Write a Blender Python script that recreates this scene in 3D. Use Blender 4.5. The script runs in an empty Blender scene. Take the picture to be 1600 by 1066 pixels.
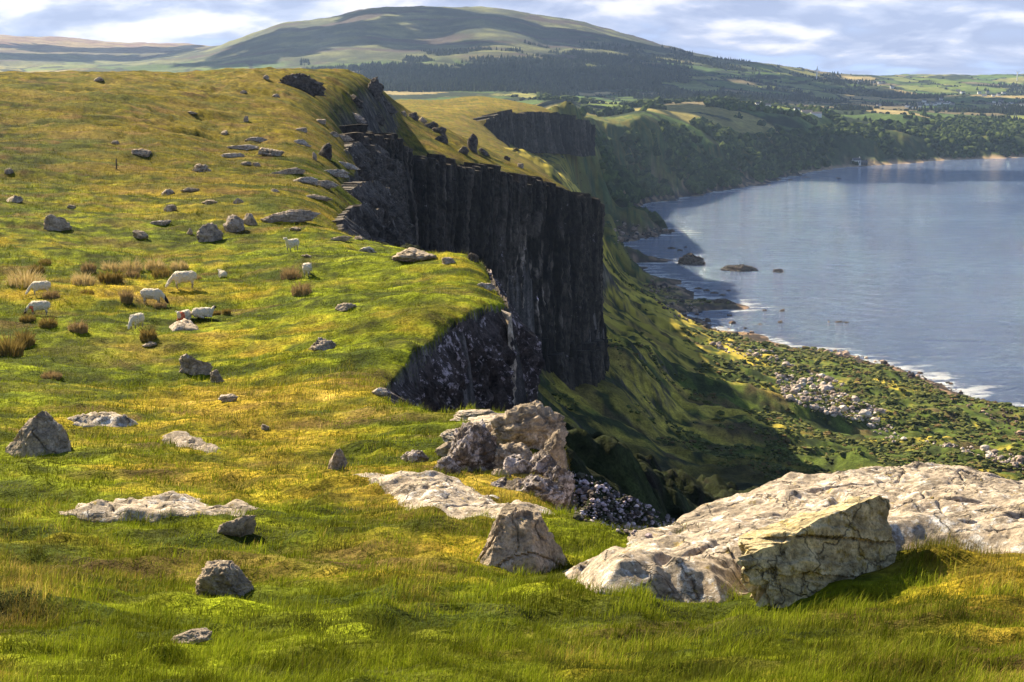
import bpy, math, random
import numpy as np
from mathutils import Vector
R = math.radians
scene = bpy.context.scene
COL = scene.collection
# ------------------------------------------------------------------ camera
PITCH = R(9.88); FPX = 2400.0
cd = bpy.data.cameras.new('camera'); cam = bpy.data.objects.new('camera', cd); COL.objects.link(cam)
cd.sensor_width = 36; cd.lens = FPX/1600*36; cd.clip_start = 0.2; cd.clip_end = 60000
cam.location = (0, 0, 0); cam.rotation_euler = (math.pi/2-PITCH, 0, 0)
scene.camera = cam
# ------------------------------------------------------------------ sky and sun
SUN_EL = R(35.0); SUN_AZ = R(-38.0)          # azimuth measured from +Y towards +X
SUNV = np.array([math.sin(SUN_AZ)*math.cos(SUN_EL), math.cos(SUN_AZ)*math.cos(SUN_EL), math.sin(SUN_EL)])
sl = bpy.data.lights.new('sun', 'SUN'); sun = bpy.data.objects.new('sun', sl); COL.objects.link(sun)
sl.energy = 5.0; sl.angle = R(0.5); sl.color = (1.0, 0.84, 0.56)
sun.rotation_euler = Vector(-SUNV).to_track_quat('-Z', 'Y').to_euler()
scene.view_settings.view_transform = 'Standard'; scene.view_settings.look = 'None'
scene.view_settings.exposure = 1.5; scene.view_settings.gamma = 1.0
W = bpy.data.worlds.new('World'); scene.world = W; W.use_nodes = True
wt = W.node_tree; wt.nodes.clear()

def N(t, typ, **kw):
    n = t.nodes.new(typ)
    for k, v in kw.items():
        if k.startswith('i_'):
            key = k[2:]; key = int(key) if key.isdigit() else key
            n.inputs[key].default_value = v
        else: setattr(n, k, v)
    return n
def ramp(t, pts, interp='LINEAR'):
    n = t.nodes.new('ShaderNodeValToRGB'); cr = n.color_ramp; cr.interpolation = interp
    while len(cr.elements) < len(pts): cr.elements.new(0.5)
    for e, (p, c) in zip(cr.elements, pts):
        e.position = p; e.color = (c, c, c, 1) if not hasattr(c, '__len__') else (*c[:3], 1)
    return n
def mixc(t, fac, a, b, mode='MIX'):
    n = t.nodes.new('ShaderNodeMix'); n.data_type = 'RGBA'; n.blend_type = mode
    for idx, v in ((0, fac), (6, a), (7, b)):
        if hasattr(v, 'is_linked') or hasattr(v, 'links'): t.links.new(v, n.inputs[idx])
        else: n.inputs[idx].default_value = v if idx == 0 else (*v[:3], 1)
    return n.outputs[2]
def math_(t, op, a, b=None, c=None, clamp=False):
    n = t.nodes.new('ShaderNodeMath'); n.operation = op; n.use_clamp = clamp
    for i, v in enumerate((a, b, c)):
        if v is None: continue
        if hasattr(v, 'links'): t.links.new(v, n.inputs[i])
        else: n.inputs[i].default_value = v
    return n.outputs[0]

SKY_K = 0.05
def build_world():
    t = wt; L = t.links.new
    sky = N(t, 'ShaderNodeTexSky', sky_type='NISHITA', sun_disc=False, sun_elevation=SUN_EL, sun_rotation=SUN_AZ,
            altitude=200.0, air_density=1.0, dust_density=0.6, ozone_density=1.5)
    tc = N(t, 'ShaderNodeTexCoord'); sp = N(t, 'ShaderNodeSeparateXYZ'); L(tc.outputs['Generated'], sp.inputs[0])
    x, y, z = sp.outputs
    az = math_(t, 'ARCTAN2', x, y)
    # flat cloud deck seen in perspective: foreshortened towards the horizon
    zz = math_(t, 'MAXIMUM', z, 0.0)
    el = math_(t, 'POWER', zz, 0.8)
    cmb = N(t, 'ShaderNodeCombineXYZ')
    L(math_(t, 'MULTIPLY', az, 13.0), cmb.inputs[0]); L(math_(t, 'MULTIPLY', el, 26.0), cmb.inputs[1])
    n1 = N(t, 'ShaderNodeTexNoise', i_Scale=1.0, i_Detail=7.0, i_Roughness=0.5, i_Distortion=0.1); L(cmb.outputs[0], n1.inputs['Vector'])
    off = N(t, 'ShaderNodeVectorMath', operation='ADD'); off.inputs[1].default_value = (0.09, -0.35, 0.0); L(cmb.outputs[0], off.inputs[0])
    n2 = N(t, 'ShaderNodeTexNoise', i_Scale=1.0, i_Detail=5.0, i_Roughness=0.55, i_Distortion=0.35); L(off.outputs[0], n2.inputs['Vector'])
    # more cloud higher up and to the left
    bias = math_(t, 'ADD', math_(t, 'MULTIPLY', zz, 6.0), -0.08)
    dens = math_(t, 'ADD', n1.outputs['Fac'], bias)
    cover = ramp(t, [(0.38, 0.0), (0.44, 0.75), (0.52, 1.0)]); L(dens, cover.inputs[0])
    # underside grey / lilac where the deck is thick, bright pinkish where thin on the sunward side
    lit = math_(t, 'SUBTRACT', n1.outputs['Fac'], n2.outputs['Fac'])
    lit = math_(t, 'ADD', math_(t, 'MULTIPLY', lit, 4.5), 0.42)
    lit = math_(t, 'SUBTRACT', lit, math_(t, 'MULTIPLY', az, 0.9), clamp=True)
    cr = ramp(t, [(0.0, (0.30, 0.33, 0.49)), (0.45, (0.50, 0.52, 0.66)), (0.75, (0.82, 0.78, 0.82)), (1.0, (1.0, 0.94, 0.90))]); L(lit, cr.inputs[0])
    hz = ramp(t, [(0.0, (0.45, 0.58, 0.88)), (0.03, (0.38, 0.49, 0.80)), (0.09, (0.30, 0.42, 0.76)), (1.0, (0.2, 0.32, 0.65))]); L(zz, hz.inputs[0])
    skm = mixc(t, 1.0, sky.outputs[0], (SKY_K, SKY_K, SKY_K), 'MULTIPLY')
    low = ramp(t, [(0.0, 1.0), (0.09, 0.75), (0.22, 0.1), (1.0, 0.0)]); L(zz, low.inputs[0])
    CL = 0.49
    base = mixc(t, low.outputs[0], skm, mixc(t, 1.0, hz.outputs[0], (CL, CL, CL), 'MULTIPLY'))
    cc = mixc(t, 1.0, cr.outputs[0], (CL, CL, CL), 'MULTIPLY')
    # overhead the cloud is broken and thin, so the zenith stays the Nishita sky
    fade = ramp(t, [(0.0, 1.0), (0.09, 0.75), (0.22, 0.08), (1.0, 0.02)]); L(zz, fade.inputs[0])
    fin = mixc(t, math_(t, 'MULTIPLY', cover.outputs[0], fade.outputs[0]), base, cc)
    bg = N(t, 'ShaderNodeBackground', i_Strength=1.0); L(fin, bg.inputs[0])
    out = N(t, 'ShaderNodeOutputWorld'); L(bg.outputs[0], out.inputs[0])
build_world()
# ------------------------------------------------------------------ helpers: survey points, noise, splines
cP, sP = math.cos(PITCH), math.sin(PITCH)
def ray(px, py):
    u = (px-800)/FPX; v = (533-py)/FPX
    dx = u; dy = cP+v*sP; dz = -sP+v*cP
    h = math.hypot(dx, dy)
    return dx/h, dy/h, dz/h
def P3(px, py, r):                     # a surveyed point: bearing, angle below eye level and distance
    a, b, c = ray(px, py); return (a*r, b*r, c*r)
def SEA(px, py):
    a, b, c = ray(px, py); r = -190/c; return (a*r, b*r)
rng = np.random.default_rng(7)
_T = rng.permutation(4096).astype(np.int64)
_A = rng.random(4096)*2*np.pi; _GC, _GS = np.cos(_A), np.sin(_A)
def _h2(i, j, s): return _T[(_T[(i+s*131) & 4095]+j) & 4095]
def pn(x, y, s=0):
    xi = np.floor(x); yi = np.floor(y); fx = x-xi; fy = y-yi; xi = xi.astype(np.int64); yi = yi.astype(np.int64)
    u = fx*fx*fx*(fx*(fx*6-15)+10); v = fy*fy*fy*(fy*(fy*6-15)+10)
    def g(i, j, a, b):
        h = _h2(i, j, s); return _GC[h]*a+_GS[h]*b
    n00 = g(xi, yi, fx, fy); n10 = g(xi+1, yi, fx-1, fy); n01 = g(xi, yi+1, fx, fy-1); n11 = g(xi+1, yi+1, fx-1, fy-1)
    return ((n00*(1-u)+n10*u)*(1-v)+(n01*(1-u)+n11*u)*v)*1.5
def fbm(x, y, o=4, s=0, gain=0.5, lac=2.03):
    t = 0; a = 1; f = 1
    for k in range(o):
        t = t+a*pn(x*f+17.3*k, y*f-9.1*k, s+k); a *= gain; f *= lac
    return t
def ridge(x, y, o=4, s=0):
    t = 0; a = 1; f = 1
    for k in range(o):
        t = t+a*(1-2*np.abs(pn(x*f+7.3*k, y*f-3.1*k, s+k))); a *= .5; f *= 2.03
    return t/2
_G3 = rng.normal(size=(4096, 3)); _G3 /= np.linalg.norm(_G3, axis=1)[:, None]
def pn3(p, s=0):
    pi = np.floor(p); f = p-pi; pi = pi.astype(np.int64); w = f*f*f*(f*(f*6-15)+10); out = 0
    for dx in (0, 1):
        for dy in (0, 1):
            for dz in (0, 1):
                h = _T[(_T[(_T[(pi[:, 0]+dx+s*131) & 4095]+pi[:, 1]+dy) & 4095]+pi[:, 2]+dz) & 4095]
                g = _G3[h]; d = f-np.array([dx, dy, dz])
                ww = (w[:, 0] if dx else 1-w[:, 0])*(w[:, 1] if dy else 1-w[:, 1])*(w[:, 2] if dz else 1-w[:, 2])
                out = out+ww*(g*d).sum(1)
    return out*1.5
def fbm3(p, o=4, s=0, gain=.5):
    t = 0; a = 1; f = 1
    for k in range(o): t = t+a*pn3(p*f+k*5.7, s+k); a *= gain; f *= 2.07
    return t
def ss(e0, e1, x):
    t = np.clip((x-e0)/(e1-e0), 0, 1); return t*t*(3-2*t)
KX = 6.0
class TPS:
    """smooth surface through surveyed points; stores slope angle over (bearing, log distance)"""
    def __init__(self, pts, lam=1e-4):
        X = []; Tv = []
        for p in pts:
            x, y, z = p; r = math.hypot(x, y); X.append((math.atan2(x, y)*KX, math.log(r))); Tv.append(z/r)
        X = np.array(X); n = len(X); d = np.linalg.norm(X[:, None]-X[None], axis=2)
        K = np.where(d > 0, d*d*np.log(np.maximum(d, 1e-9)), 0)+lam*np.eye(n)
        Pm = np.c_[np.ones(n), X]; A = np.zeros((n+3, n+3)); A[:n, :n] = K; A[:n, n:] = Pm; A[n:, :n] = Pm.T
        sol = np.linalg.solve(A, np.r_[Tv, 0, 0, 0]); self.X = X; self.w = sol[:n]; self.a = sol[n:]
    def __call__(self, x, y):
        r = np.maximum(np.hypot(x, y), 1.5); th = np.arctan2(x, y)*KX; lr = np.log(r)
        out = self.a[0]+self.a[1]*th+self.a[2]*lr
        for (a, b), w in zip(self.X, self.w):
            d2 = (th-a)**2+(lr-b)**2; out = out+w*0.5*d2*np.log(np.maximum(d2, 1e-12))
        return out*r
def sdist(x, y, poly):
    """signed distance to a closed polygon, positive inside"""
    poly = np.asarray(poly, float); best = np.full(x.shape, 1e18); ins = np.zeros(x.shape, bool); n = len(poly)
    for i in range(n):
        x0, y0 = poly[i]; x1, y1 = poly[(i+1) % n]; ex, ey = x1-x0, y1-y0; l2 = ex*ex+ey*ey
        t = np.clip(((x-x0)*ex+(y-y0)*ey)/l2, 0, 1)
        d = (x-x0-t*ex)**2+(y-y0-t*ey)**2; best = np.minimum(best, d)
        c = ((y0 > y) != (y1 > y)); 
        with np.errstate(divide='ignore', invalid='ignore'):
            xc = x0+(y-y0)*ex/np.where(ey == 0, 1e-12, ey)
        ins ^= c & (x < xc)
    d = np.sqrt(best); return np.where(ins, d, -d)
def link(name, me, mat=None, parent=None):
    o = bpy.data.objects.new(name, me); COL.objects.link(o)
    if mat: me.materials.append(mat)
    if parent: o.parent = parent
    return o
def tag(o, label=None, cat=None, group=None, kind=None):
    if label: o['label'] = label
    if cat: o['category'] = cat
    if group: o['group'] = group
    if kind: o['kind'] = kind
    return o
def mesh_np(name, V, F, cols=None, smooth=True, matidx=None):
    """V (n,3), F (m,k) with k 3 or 4, cols (n,3)"""
    me = bpy.data.meshes.new(name); V = np.ascontiguousarray(V, np.float32); F = np.ascontiguousarray(F, np.int32)
    me.vertices.add(len(V)); me.vertices.foreach_set('co', V.ravel())
    k = F.shape[1]; me.loops.add(F.size); me.loops.foreach_set('vertex_index', F.ravel())
    me.polygons.add(len(F)); me.polygons.foreach_set('loop_start', np.arange(len(F), dtype=np.int32)*k)
    me.polygons.foreach_set('use_smooth', np.full(len(F), smooth, bool))
    if matidx is not None: me.polygons.foreach_set('material_index', np.asarray(matidx, np.int32))
    me.update(calc_edges=True)
    if cols is not None:
        a = me.color_attributes.new('tint', 'FLOAT_COLOR', 'POINT'); c = np.ones((len(V), 4), np.float32); c[:, :3] = cols
        a.data.foreach_set('color', c.ravel())
    return me
def gridF(nr, nc):
    i = np.arange(nr*nc).reshape(nr, nc)
    return np.stack([i[:-1, :-1], i[:-1, 1:], i[1:, 1:], i[1:, :-1]], -1).reshape(-1, 4)
def vcol_mat(name, scales, rough=0.9, bump=0.3, bdist=0.1, spec=0.04, amp=(0.55, 1.45), transl=0.0, tintname='tint'):
    m = bpy.data.materials.new(name); m.use_nodes = True; t = m.node_tree; t.nodes.clear(); L = t.links.new
    at = N(t, 'ShaderNodeAttribute', attribute_name=tintname); geo = N(t, 'ShaderNodeNewGeometry')
    col = at.outputs['Color']; h = None
    for i, s in enumerate(scales):
        n = N(t, 'ShaderNodeTexNoise', i_Scale=s, i_Detail=6.0, i_Roughness=0.62); L(geo.outputs['Position'], n.inputs['Vector'])
        mr = N(t, 'ShaderNodeMapRange'); mr.inputs[1].default_value = .3; mr.inputs[2].default_value = .7; mr.inputs[3].default_value = amp[0]; mr.inputs[4].default_value = amp[1]
        L(n.outputs['Fac'], mr.inputs[0]); cb = N(t, 'ShaderNodeCombineColor'); [L(mr.outputs[0], cb.inputs[q]) for q in range(3)]
        col = mixc(t, 1.0, col, cb.outputs[0], 'MULTIPLY'); h = n.outputs['Fac'] if h is None else math_(t, 'ADD', h, n.outputs['Fac'])
    b = N(t, 'ShaderNodeBsdfPrincipled', i_Roughness=rough); b.inputs['Specular IOR Level'].default_value = spec; L(col, b.inputs['Base Color'])
    if bump:
        bp = N(t, 'ShaderNodeBump', i_Strength=bump, i_Distance=bdist); L(h, bp.inputs['Height']); L(bp.outputs[0], b.inputs['Normal'])
    o = N(t, 'ShaderNodeOutputMaterial')
    if transl:
        tr = N(t, 'ShaderNodeBsdfTranslucent'); L(col, tr.inputs[0]); mx = N(t, 'ShaderNodeMixShader', i_0=transl); L(b.outputs[0], mx.inputs[1]); L(tr.outputs[0], mx.inputs[2]); L(mx.outputs[0], o.inputs[0])
    else: L(b.outputs[0], o.inputs[0])
    return m
# ------------------------------------------------------------------ the lie of the land
def pz(px, r, z):
    a, b, c = ray(px, 300); return (a*r, b*r, z)
PL = []                                                  # plateau of the headland
for r, ys in ((9, (1066,)*6), (13, (955,)*6), (18, (853, 851, 850, 845, 842, None)), (24, (785, 782, 780, 765, None, None)),
              (33, (705, 702, 700, 676, None, None)), (45, (622, 620, 620, 592, None, None)), (56, (562, 560, 558, 507, None, None)),
              (68, (502, 500, 500, 446, None, None)), (80, (442, 440, 440, 408, None, None)), (97, (382, 380, 380, None, None, None)),
              (115, (333, 330, 329, None, None, None)), (140, (285, 282, 286, None, None, None)), (170, (236, 232, 250, None, None, None)), (210, (186, 180, 214, None, None, None))):
    for px, py in zip((-350, 20, 350, 690, 1150, 1600), ys):
        if py: PL.append(P3(px, py, r))
PL += [P3(*q) for q in ((1600, 1066, 9), (1600, 900, 14), (1600, 868, 15.5), (1600, 757, 23.5), (1430, 744, 23.5), (1200, 777, 21.5), (2200, 760, 24), (2200, 1066, 9),
        (1050, 826, 19.5), (1000, 842, 18.7), (900, 850, 18.5), (880, 812, 21), (960, 905, 15.2), (700, 762, 25), (560, 752, 26), (800, 795, 22),
        (690, 722, 28.5), (800, 716, 28.5), (840, 672, 33), (760, 656, 35), (640, 648, 37), (870, 700, 29.5), (800, 636, 38), (700, 642, 38), (610, 614, 42), (620, 560, 50),
        (700, 505, 57), (780, 460, 63), (800, 452, 66), (745, 396, 84), (640, 378, 96), (600, 380, 95), (545, 347, 108), (520, 322, 122), (580, 312, 150),
        (500, 290, 140), (545, 282, 162), (600, 278, 190), (535, 205, 255), (538, 232, 220), (520, 160, 300), (585, 206, 335), (610, 214, 352), (565, 195, 318), (590, 160, 385), (622, 200, 400), (590, 136, 400), (560, 140, 350), (540, 124, 360), (500, 119, 345), (400, 113, 310), (200, 118, 285), (0, 123, 270), (-350, 128, 270),
        (640, 236, 368), (700, 243, 384), (760, 256, 398), (840, 273, 416), (905, 297, 434), (925, 306, 470), (640, 190, 420), (700, 215, 430),
        (860, 284, 560), (925, 306, 600), (860, 257, 850), (780, 200, 1150), (768, 178, 1300), (890, 183, 1450), (860, 164, 1650), (740, 151, 1700), (620, 158, 1700),
        (650, 197, 950), (700, 222, 700), (780, 240, 750), (700, 178, 1200))]
PL += [P3(430, 140, 450), P3(300, 140, 430), P3(150, 142, 420), P3(0, 150, 420), P3(520, 160, 500), P3(200, 200, 600), P3(500, 200, 650), pz(-1600, 100, -11), pz(-1600, 400, -18), pz(-1600, 1000, -50), pz(-7000, 60, -9), pz(-7000, 300, -20), pz(-7000, 1200, -60), pz(3000, 1500, -120), pz(620, 1900, -50), pz(740, 1900, -50), pz(860, 1850, -52), pz(700, 1450, -29), pz(860, 1450, -36), pz(0, 800, -45), pz(400, 800, -40), pz(300, 1600, -60), pz(560, 900, -38), (2, 3, -2.1), (-2, 3, -2.1), (0, 6, -2.95),
       pz(-900, 8, -2.6), pz(-1500, 30, -8), pz(-1500, 200, -4), (8, 5, -2.6)]
PL += [P3(1200, 985, 12.0), P3(1350, 948, 13.0), P3(1100, 990, 12.2), P3(1450, 905, 14.0)]
plat = TPS(PL, 1e-3)
EDGE_PX = [(3200, 770, 25.5), (2200, 756, 25), (1600, 753, 25), (1430, 741, 25), (1200, 774, 23), (1050, 824, 20.3), (1000, 838, 19.6), (885, 808, 22), (868, 755, 25), (890, 700, 29.5), (872, 655, 34),
           (830, 632, 38.6), (800, 632, 39), (700, 640, 39), (612, 613, 43), (590, 590, 46), (600, 565, 49.5), (640, 530, 54), (700, 500, 58), (770, 465, 62.5), (803, 462, 64), (797, 445, 70), (747, 394, 87), (640, 377, 99),
           (590, 362, 104), (540, 342, 112), (538, 322, 126), (572, 310, 150), (540, 290, 165), (560, 280, 195), (562, 262, 225), (556, 236, 262), (553, 205, 302), (600, 214, 330), (640, 238, 366), (700, 245, 380), (760, 258, 394), (840, 275, 412), (905, 298, 430),
           (921, 306, 446), (925, 312, 520), (925, 305, 610), (860, 255, 870), (781, 199, 1160), (766, 178, 1290), (830, 178, 1350), (893, 187, 1440), (900, 175, 1560), (860, 163, 1750), (600, 153, 1800)]
EDGE = [P3(*q)[:2] for q in EDGE_PX]+[(-1800, 1700), (-900, 500), (-300, -60), (60, -60), (60, 10)]
LO = [P3(*q) for q in ((900, 745, 62), (1000, 800, 68), (1060, 838, 72), (880, 750, 58), (960, 770, 90), (1000, 1000, 45), (1200, 1100, 60), (1600, 1000, 80), (1900, 900, 150),
        (1100, 800, 300), (900, 780, 200), (1000, 780, 200), (850, 700, 260), (820, 640, 330), (950, 700, 375), (960, 630, 425), (1050, 705, 440), (1250, 762, 430), (1250, 790, 330), (1400, 760, 400), (1600, 742, 540), (1600, 760, 450), (1900, 800, 500),
        (1050, 640, 560), (1000, 560, 600), (1150, 640, 600), (1250, 640, 660), (1400, 690, 620), (960, 540, 620), (940, 490, 720), (1000, 510, 800), (1130, 560, 860), (1250, 575, 880), (1400, 600, 850), (1550, 660, 740), (935, 440, 1000), (1020, 470, 1100), (930, 400, 1350), (980, 410, 1380),
        (930, 370, 1600), (700, 400, 500), (600, 400, 420), (640, 430, 340), (600, 420, 140), (640, 460, 110), (700, 480, 150), (680, 720, 60), (800, 760, 80), (860, 760, 120),
        (930, 340, 1200), (900, 330, 900), (770, 232, 1275), (830, 240, 1330), (885, 240, 1420), (850, 262, 1300), (950, 285, 1500), (900, 300, 1250), (960, 325, 1850), (1000, 262, 2000), (1050, 295, 2250), (915, 205, 1700), (930, 193, 2100), (960, 190, 2500), (1010, 200, 2350), (1000, 225, 2250), (1100, 205, 2800), (1090, 262, 2500),
        (1160, 190, 3100), (1250, 190, 3300), (1260, 238, 3050), (1000, 168, 3500), (1250, 176, 4000), (1400, 196, 3750), (1600, 210, 3900), (1420, 235, 3400), (1900, 215, 4000), (1900, 235, 3700), (1600, 232, 3650),
        (880, 165, 3000), (1050, 160, 4600), (1150, 148, 5400), (1400, 165, 5500), (1600, 165, 5600), (1600, 140, 7500), (1900, 165, 6000), (1900, 118, 10500), (1600, 118, 10500), (1450, 120, 10200), (1300, 116, 9400), (1200, 101, 9000),
        (700, 155, 4000), (500, 140, 4300), (800, 150, 4000), (900, 152, 4600), (1000, 142, 5200), (850, 100, 6200), (1000, 110, 6400), (650, 95, 6300), (550, 105, 6000), (450, 110, 6000), (680, 60, 7600), (850, 65, 7600), (480, 60, 7800), (1000, 85, 7600),
        (340, 77, 8700), (440, 41, 8900), (560, 18, 9000), (620, 13, 9000), (680, 12, 9000), (740, 13, 9000), (800, 19, 9000), (900, 39, 9000), (1000, 63, 9000), (1100, 88, 9000), (250, 100, 7600), (0, 118, 6500), (150, 110, 7000), (-400, 118, 6500), (0, 90, 9500), (-400, 90, 9500), (200, 92, 10000),
        (0, 57, 14000), (120, 63, 14000), (230, 70, 14000), (320, 77, 13500), (-400, 50, 14000))]
LO += [pz(2600, 6000, -130), pz(2600, 10000, -80), pz(2600, 15000, -100), pz(6000, 6000, -150), pz(6000, 12000, -120), pz(6000, 3000, -160), pz(2600, 3000, -180), pz(-1600, 300, -80), pz(-1600, 1500, -100), pz(-1600, 4000, -90), pz(-1600, 9000, -40), pz(-1600, 15000, 100), pz(-7000, 300, -80), pz(-7000, 1500, -100), pz(-7000, 5000, -90), pz(-7000, 14000, 0), pz(680, 13000, 150), pz(900, 13000, 60), pz(450, 12500, 60), pz(1200, 13000, -150), pz(1600, 14000, -190), pz(100, 18000, 100), pz(1900, 14000, -190), pz(300, 200, -70), pz(800, 2100, -85), pz(700, 2400, -90), pz(860, 2500, -84), pz(600, 2100, -85), pz(500, 3000, -100), pz(760, 3200, -95), pz(650, 1900, -80), pz(840, 1900, -72), pz(930, 2900, -80), pz(300, 700, -80), pz(300, 2000, -120), pz(300, 3500, -110), pz(0, 4500, -90),
       pz(1400, 30, -32), pz(2200, 30, -32), pz(1400, 20, -24), (0, 8, -16), (40, 0, -30), pz(2200, 600, -160), pz(2200, 300, -120), pz(1700, 200, -85)]
low = TPS(LO)
SHORE_PX = [(2200, 760), (1750, 690), (1600, 652), (1560, 640), (1530, 622), (1480, 600), (1420, 576), (1350, 565), (1290, 548), (1240, 540), (1200, 532), (1170, 524), (1130, 516), (1095, 500), (1075, 490), (1110, 484), (1165, 484), (1172, 478), (1135, 467), (1100, 466), (1075, 452), (1062, 437),
            (1015, 428), (990, 412), (1010, 410), (1046, 411), (1040, 406), (985, 399), (958, 388), (975, 378), (1000, 372), (1045, 366), (1062, 361), (1030, 357), (1000, 348), (974, 338), (985, 328), (1010, 320), (1060, 311), (1120, 301), (1180, 290), (1240, 275), (1290, 266), (1340, 259), (1400, 256), (1480, 250), (1600, 246), (1800, 241), (2200, 236)]
SHORE = [SEA(*q) for q in SHORE_PX]
SEAPOLY = [(3000, 200)]+SHORE+[(9000, 3400), (9000, 200)]

_RB, _RV = [], []
def dry_map():
    pts = [(100, 130, .75), (400, 130, .85), (100, 170, .55), (400, 170, .85), (560, 180, .6), (60, 215, .55), (250, 215, .95), (420, 215, .8), (100, 245, .7), (250, 262, .25), (420, 245, .65), (520, 262, .1), (250, 290, .7), (400, 300, .65), (100, 290, .35),
           (60, 340, .35), (200, 350, .25), (330, 330, .5), (480, 330, .45), (100, 390, .05), (250, 390, .12), (400, 400, .05), (560, 410, .05), (690, 420, .35), (60, 430, .5), (200, 430, .65), (330, 440, .5), (420, 455, .45), (550, 450, .1), (700, 450, .2), (40, 480, .35), (150, 490, .25), (300, 490, .25), (450, 500, .1),
           (600, 490, .1), (100, 545, .05), (300, 540, .2), (450, 560, .35), (60, 590, .1), (200, 590, .35), (350, 640, .7), (500, 630, .55), (150, 640, .45), (600, 690, .25), (300, 690, .15), (100, 740, .05), (400, 745, .75), (550, 745, .7), (250, 750, .5), (650, 680, .2), (750, 780, .6), (450, 775, .1),
           (60, 790, .35), (200, 850, .3), (400, 850, .35), (600, 850, .45), (700, 830, .5), (60, 880, .5), (250, 900, .35), (500, 920, .15), (650, 930, .55), (800, 930, .25), (250, 1000, .05), (500, 1010, .0), (700, 1020, .1), (950, 990, .25), (1000, 960, .45), (1200, 1000, .15), (1400, 930, .4), (1550, 880, .85), (1560, 960, .55), (1400, 1030, .25), (930, 850, .1), (1100, 1040, .1),
           (700, 160, .95), (850, 160, .95), (800, 210, .9), (860, 270, .75), (640, 200, .7), (720, 230, .7)]
    for px, py, v in pts:
        a, b, c = ray(px, py); r = 9.
        rr = np.exp(np.linspace(math.log(6), math.log(2500), 300)); zz = plat(a*rr, b*rr)
        hit = np.nonzero(zz/rr >= c)[0]
        r = rr[hit[0]] if len(hit) else 300
        _RB.append((math.atan2(a, b)*KX, math.log(r)*1.4)); _RV.append(v)
dry_map(); _RB = np.array(_RB); _RV = np.array(_RV)
def dryness(x, y):
    th = np.arctan2(x, y)*KX; lr = np.log(np.maximum(np.hypot(x, y), 3))*1.4; sw = 1e-9; sv = 0
    for (a, b), v in zip(_RB, _RV):
        w = np.exp(-((th-a)**2+(lr-b)**2)/(2*.16**2))+1e-5; sw = sw+w; sv = sv+w*v
    return sv/sw
def heights(x, y, want=False):
    r = np.hypot(x, y)
    d = sdist(x, y, EDGE)
    rag = np.clip(r*0.012, .25, 4)
    d = d+fbm(x/rag/3, y/rag/3, 3, 11)*rag*0.45
    P = plat(x, y)
    # hummocks, terracettes and tussocks
    near = 1-ss(60, 400, r)
    P = P+(ridge(x/4.2+fbm(x/9, y/9, 2, 23), y/1.7, 4, 24)-.55)*.17*ss(18, 45, r)*(1-.4*ss(200, 400, r))*ss(0, 3, d)
    P = P+fbm(x/5.5, y/3.6, 4, 1)*0.20*ss(6, 16, r)*near+fbm(x/24, y/13, 3, 5)*0.55*ss(20, 60, r)+(fbm(x/1.1, y/.8, 3, 3)*0.07+np.maximum(0, fbm(x/.75, y/.6, 2, 33))*.10*(1-ss(25, 60, r)))*near
    terr = ridge(x/15+3*fbm(x/40, y/40, 2, 8), y/9, 3, 21)
    P = P+np.where(r > 90, (terr-.55)*np.clip((r-90)/120, 0, 1)*.9*ss(0, 12, d), 0)
    P = P-.17*np.exp(-(((x-2.7)/1.2)**2+((y-13.2)/.9)**2))
    P = P-np.exp(-np.maximum(d, 0)/(0.012*r+.12))*(0.012*r+.1)*0.8          # rounded brow
    k = np.where(r < 120, 5.0, 11.0)
    D = P+k*np.minimum(d, 0)
    Lz = low(x, y)
    s = sdist(x, y, SEAPOLY); s = s+fbm(x/60, y/60, 4, 31)*np.clip(r*.012, 4, 22)   # >0 at sea
    inland = np.maximum(-s, 0)
    g = ss(0, 90, inland)
    rough = np.clip(r*.006, .4, 12)
    slump = fbm(x/90, y/60, 4, 41)*7*ss(200, 500, r)*(1-ss(2000, 3000, r))+ridge(x/26, y/26, 3, 45)*1.8*ss(150, 400, r)*(1-ss(1500, 2500, r))
    hill = fbm(x/700, y/700, 5, 51)*22*ss(3500, 6000, r)+fbm(x/160, y/160, 4, 55)*14*ss(1500, 2500, r)*(1-ss(3600, 4600, r))*np.where(Lz < -95, 1, .3)+fbm(x/120, y/120, 3, 57)*4*ss(3000, 6000, r)
    nearlow = (fbm(x/3, y/3, 4, 61)*1.0+ridge(x/7, y/7, 4, 62)*1.0-1)*(1-ss(150, 400, r))
    Lz = Lz+(slump+hill+nearlow)*ss(0, 200, inland)
    Lz = np.where(s > 0, -190-np.minimum(8, s*.08), -190+g*np.maximum(Lz+190, 1.5)+np.minimum(inland*.12, 2.0)*(1+.6*fbm(x/9, y/9, 3, 63)))
    H = np.maximum(D, Lz)
    if want: return H, d, s, Lz, D
    return H
def mixv(a, b, t): return a*(1-t)[:, None]+b*t[:, None]
def C(*c): return np.array(c, float)
GRASS_G = C(.185, .225, .008); GRASS_D = C(.05, .07, .008); GRASS_Y = C(.37, .27, .025); STRAW = C(.48, .34, .08); BROWN = C(.16, .095, .04)
ROCK = C(.085, .075, .07); ROCKP = C(.34, .29, .23)
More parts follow.
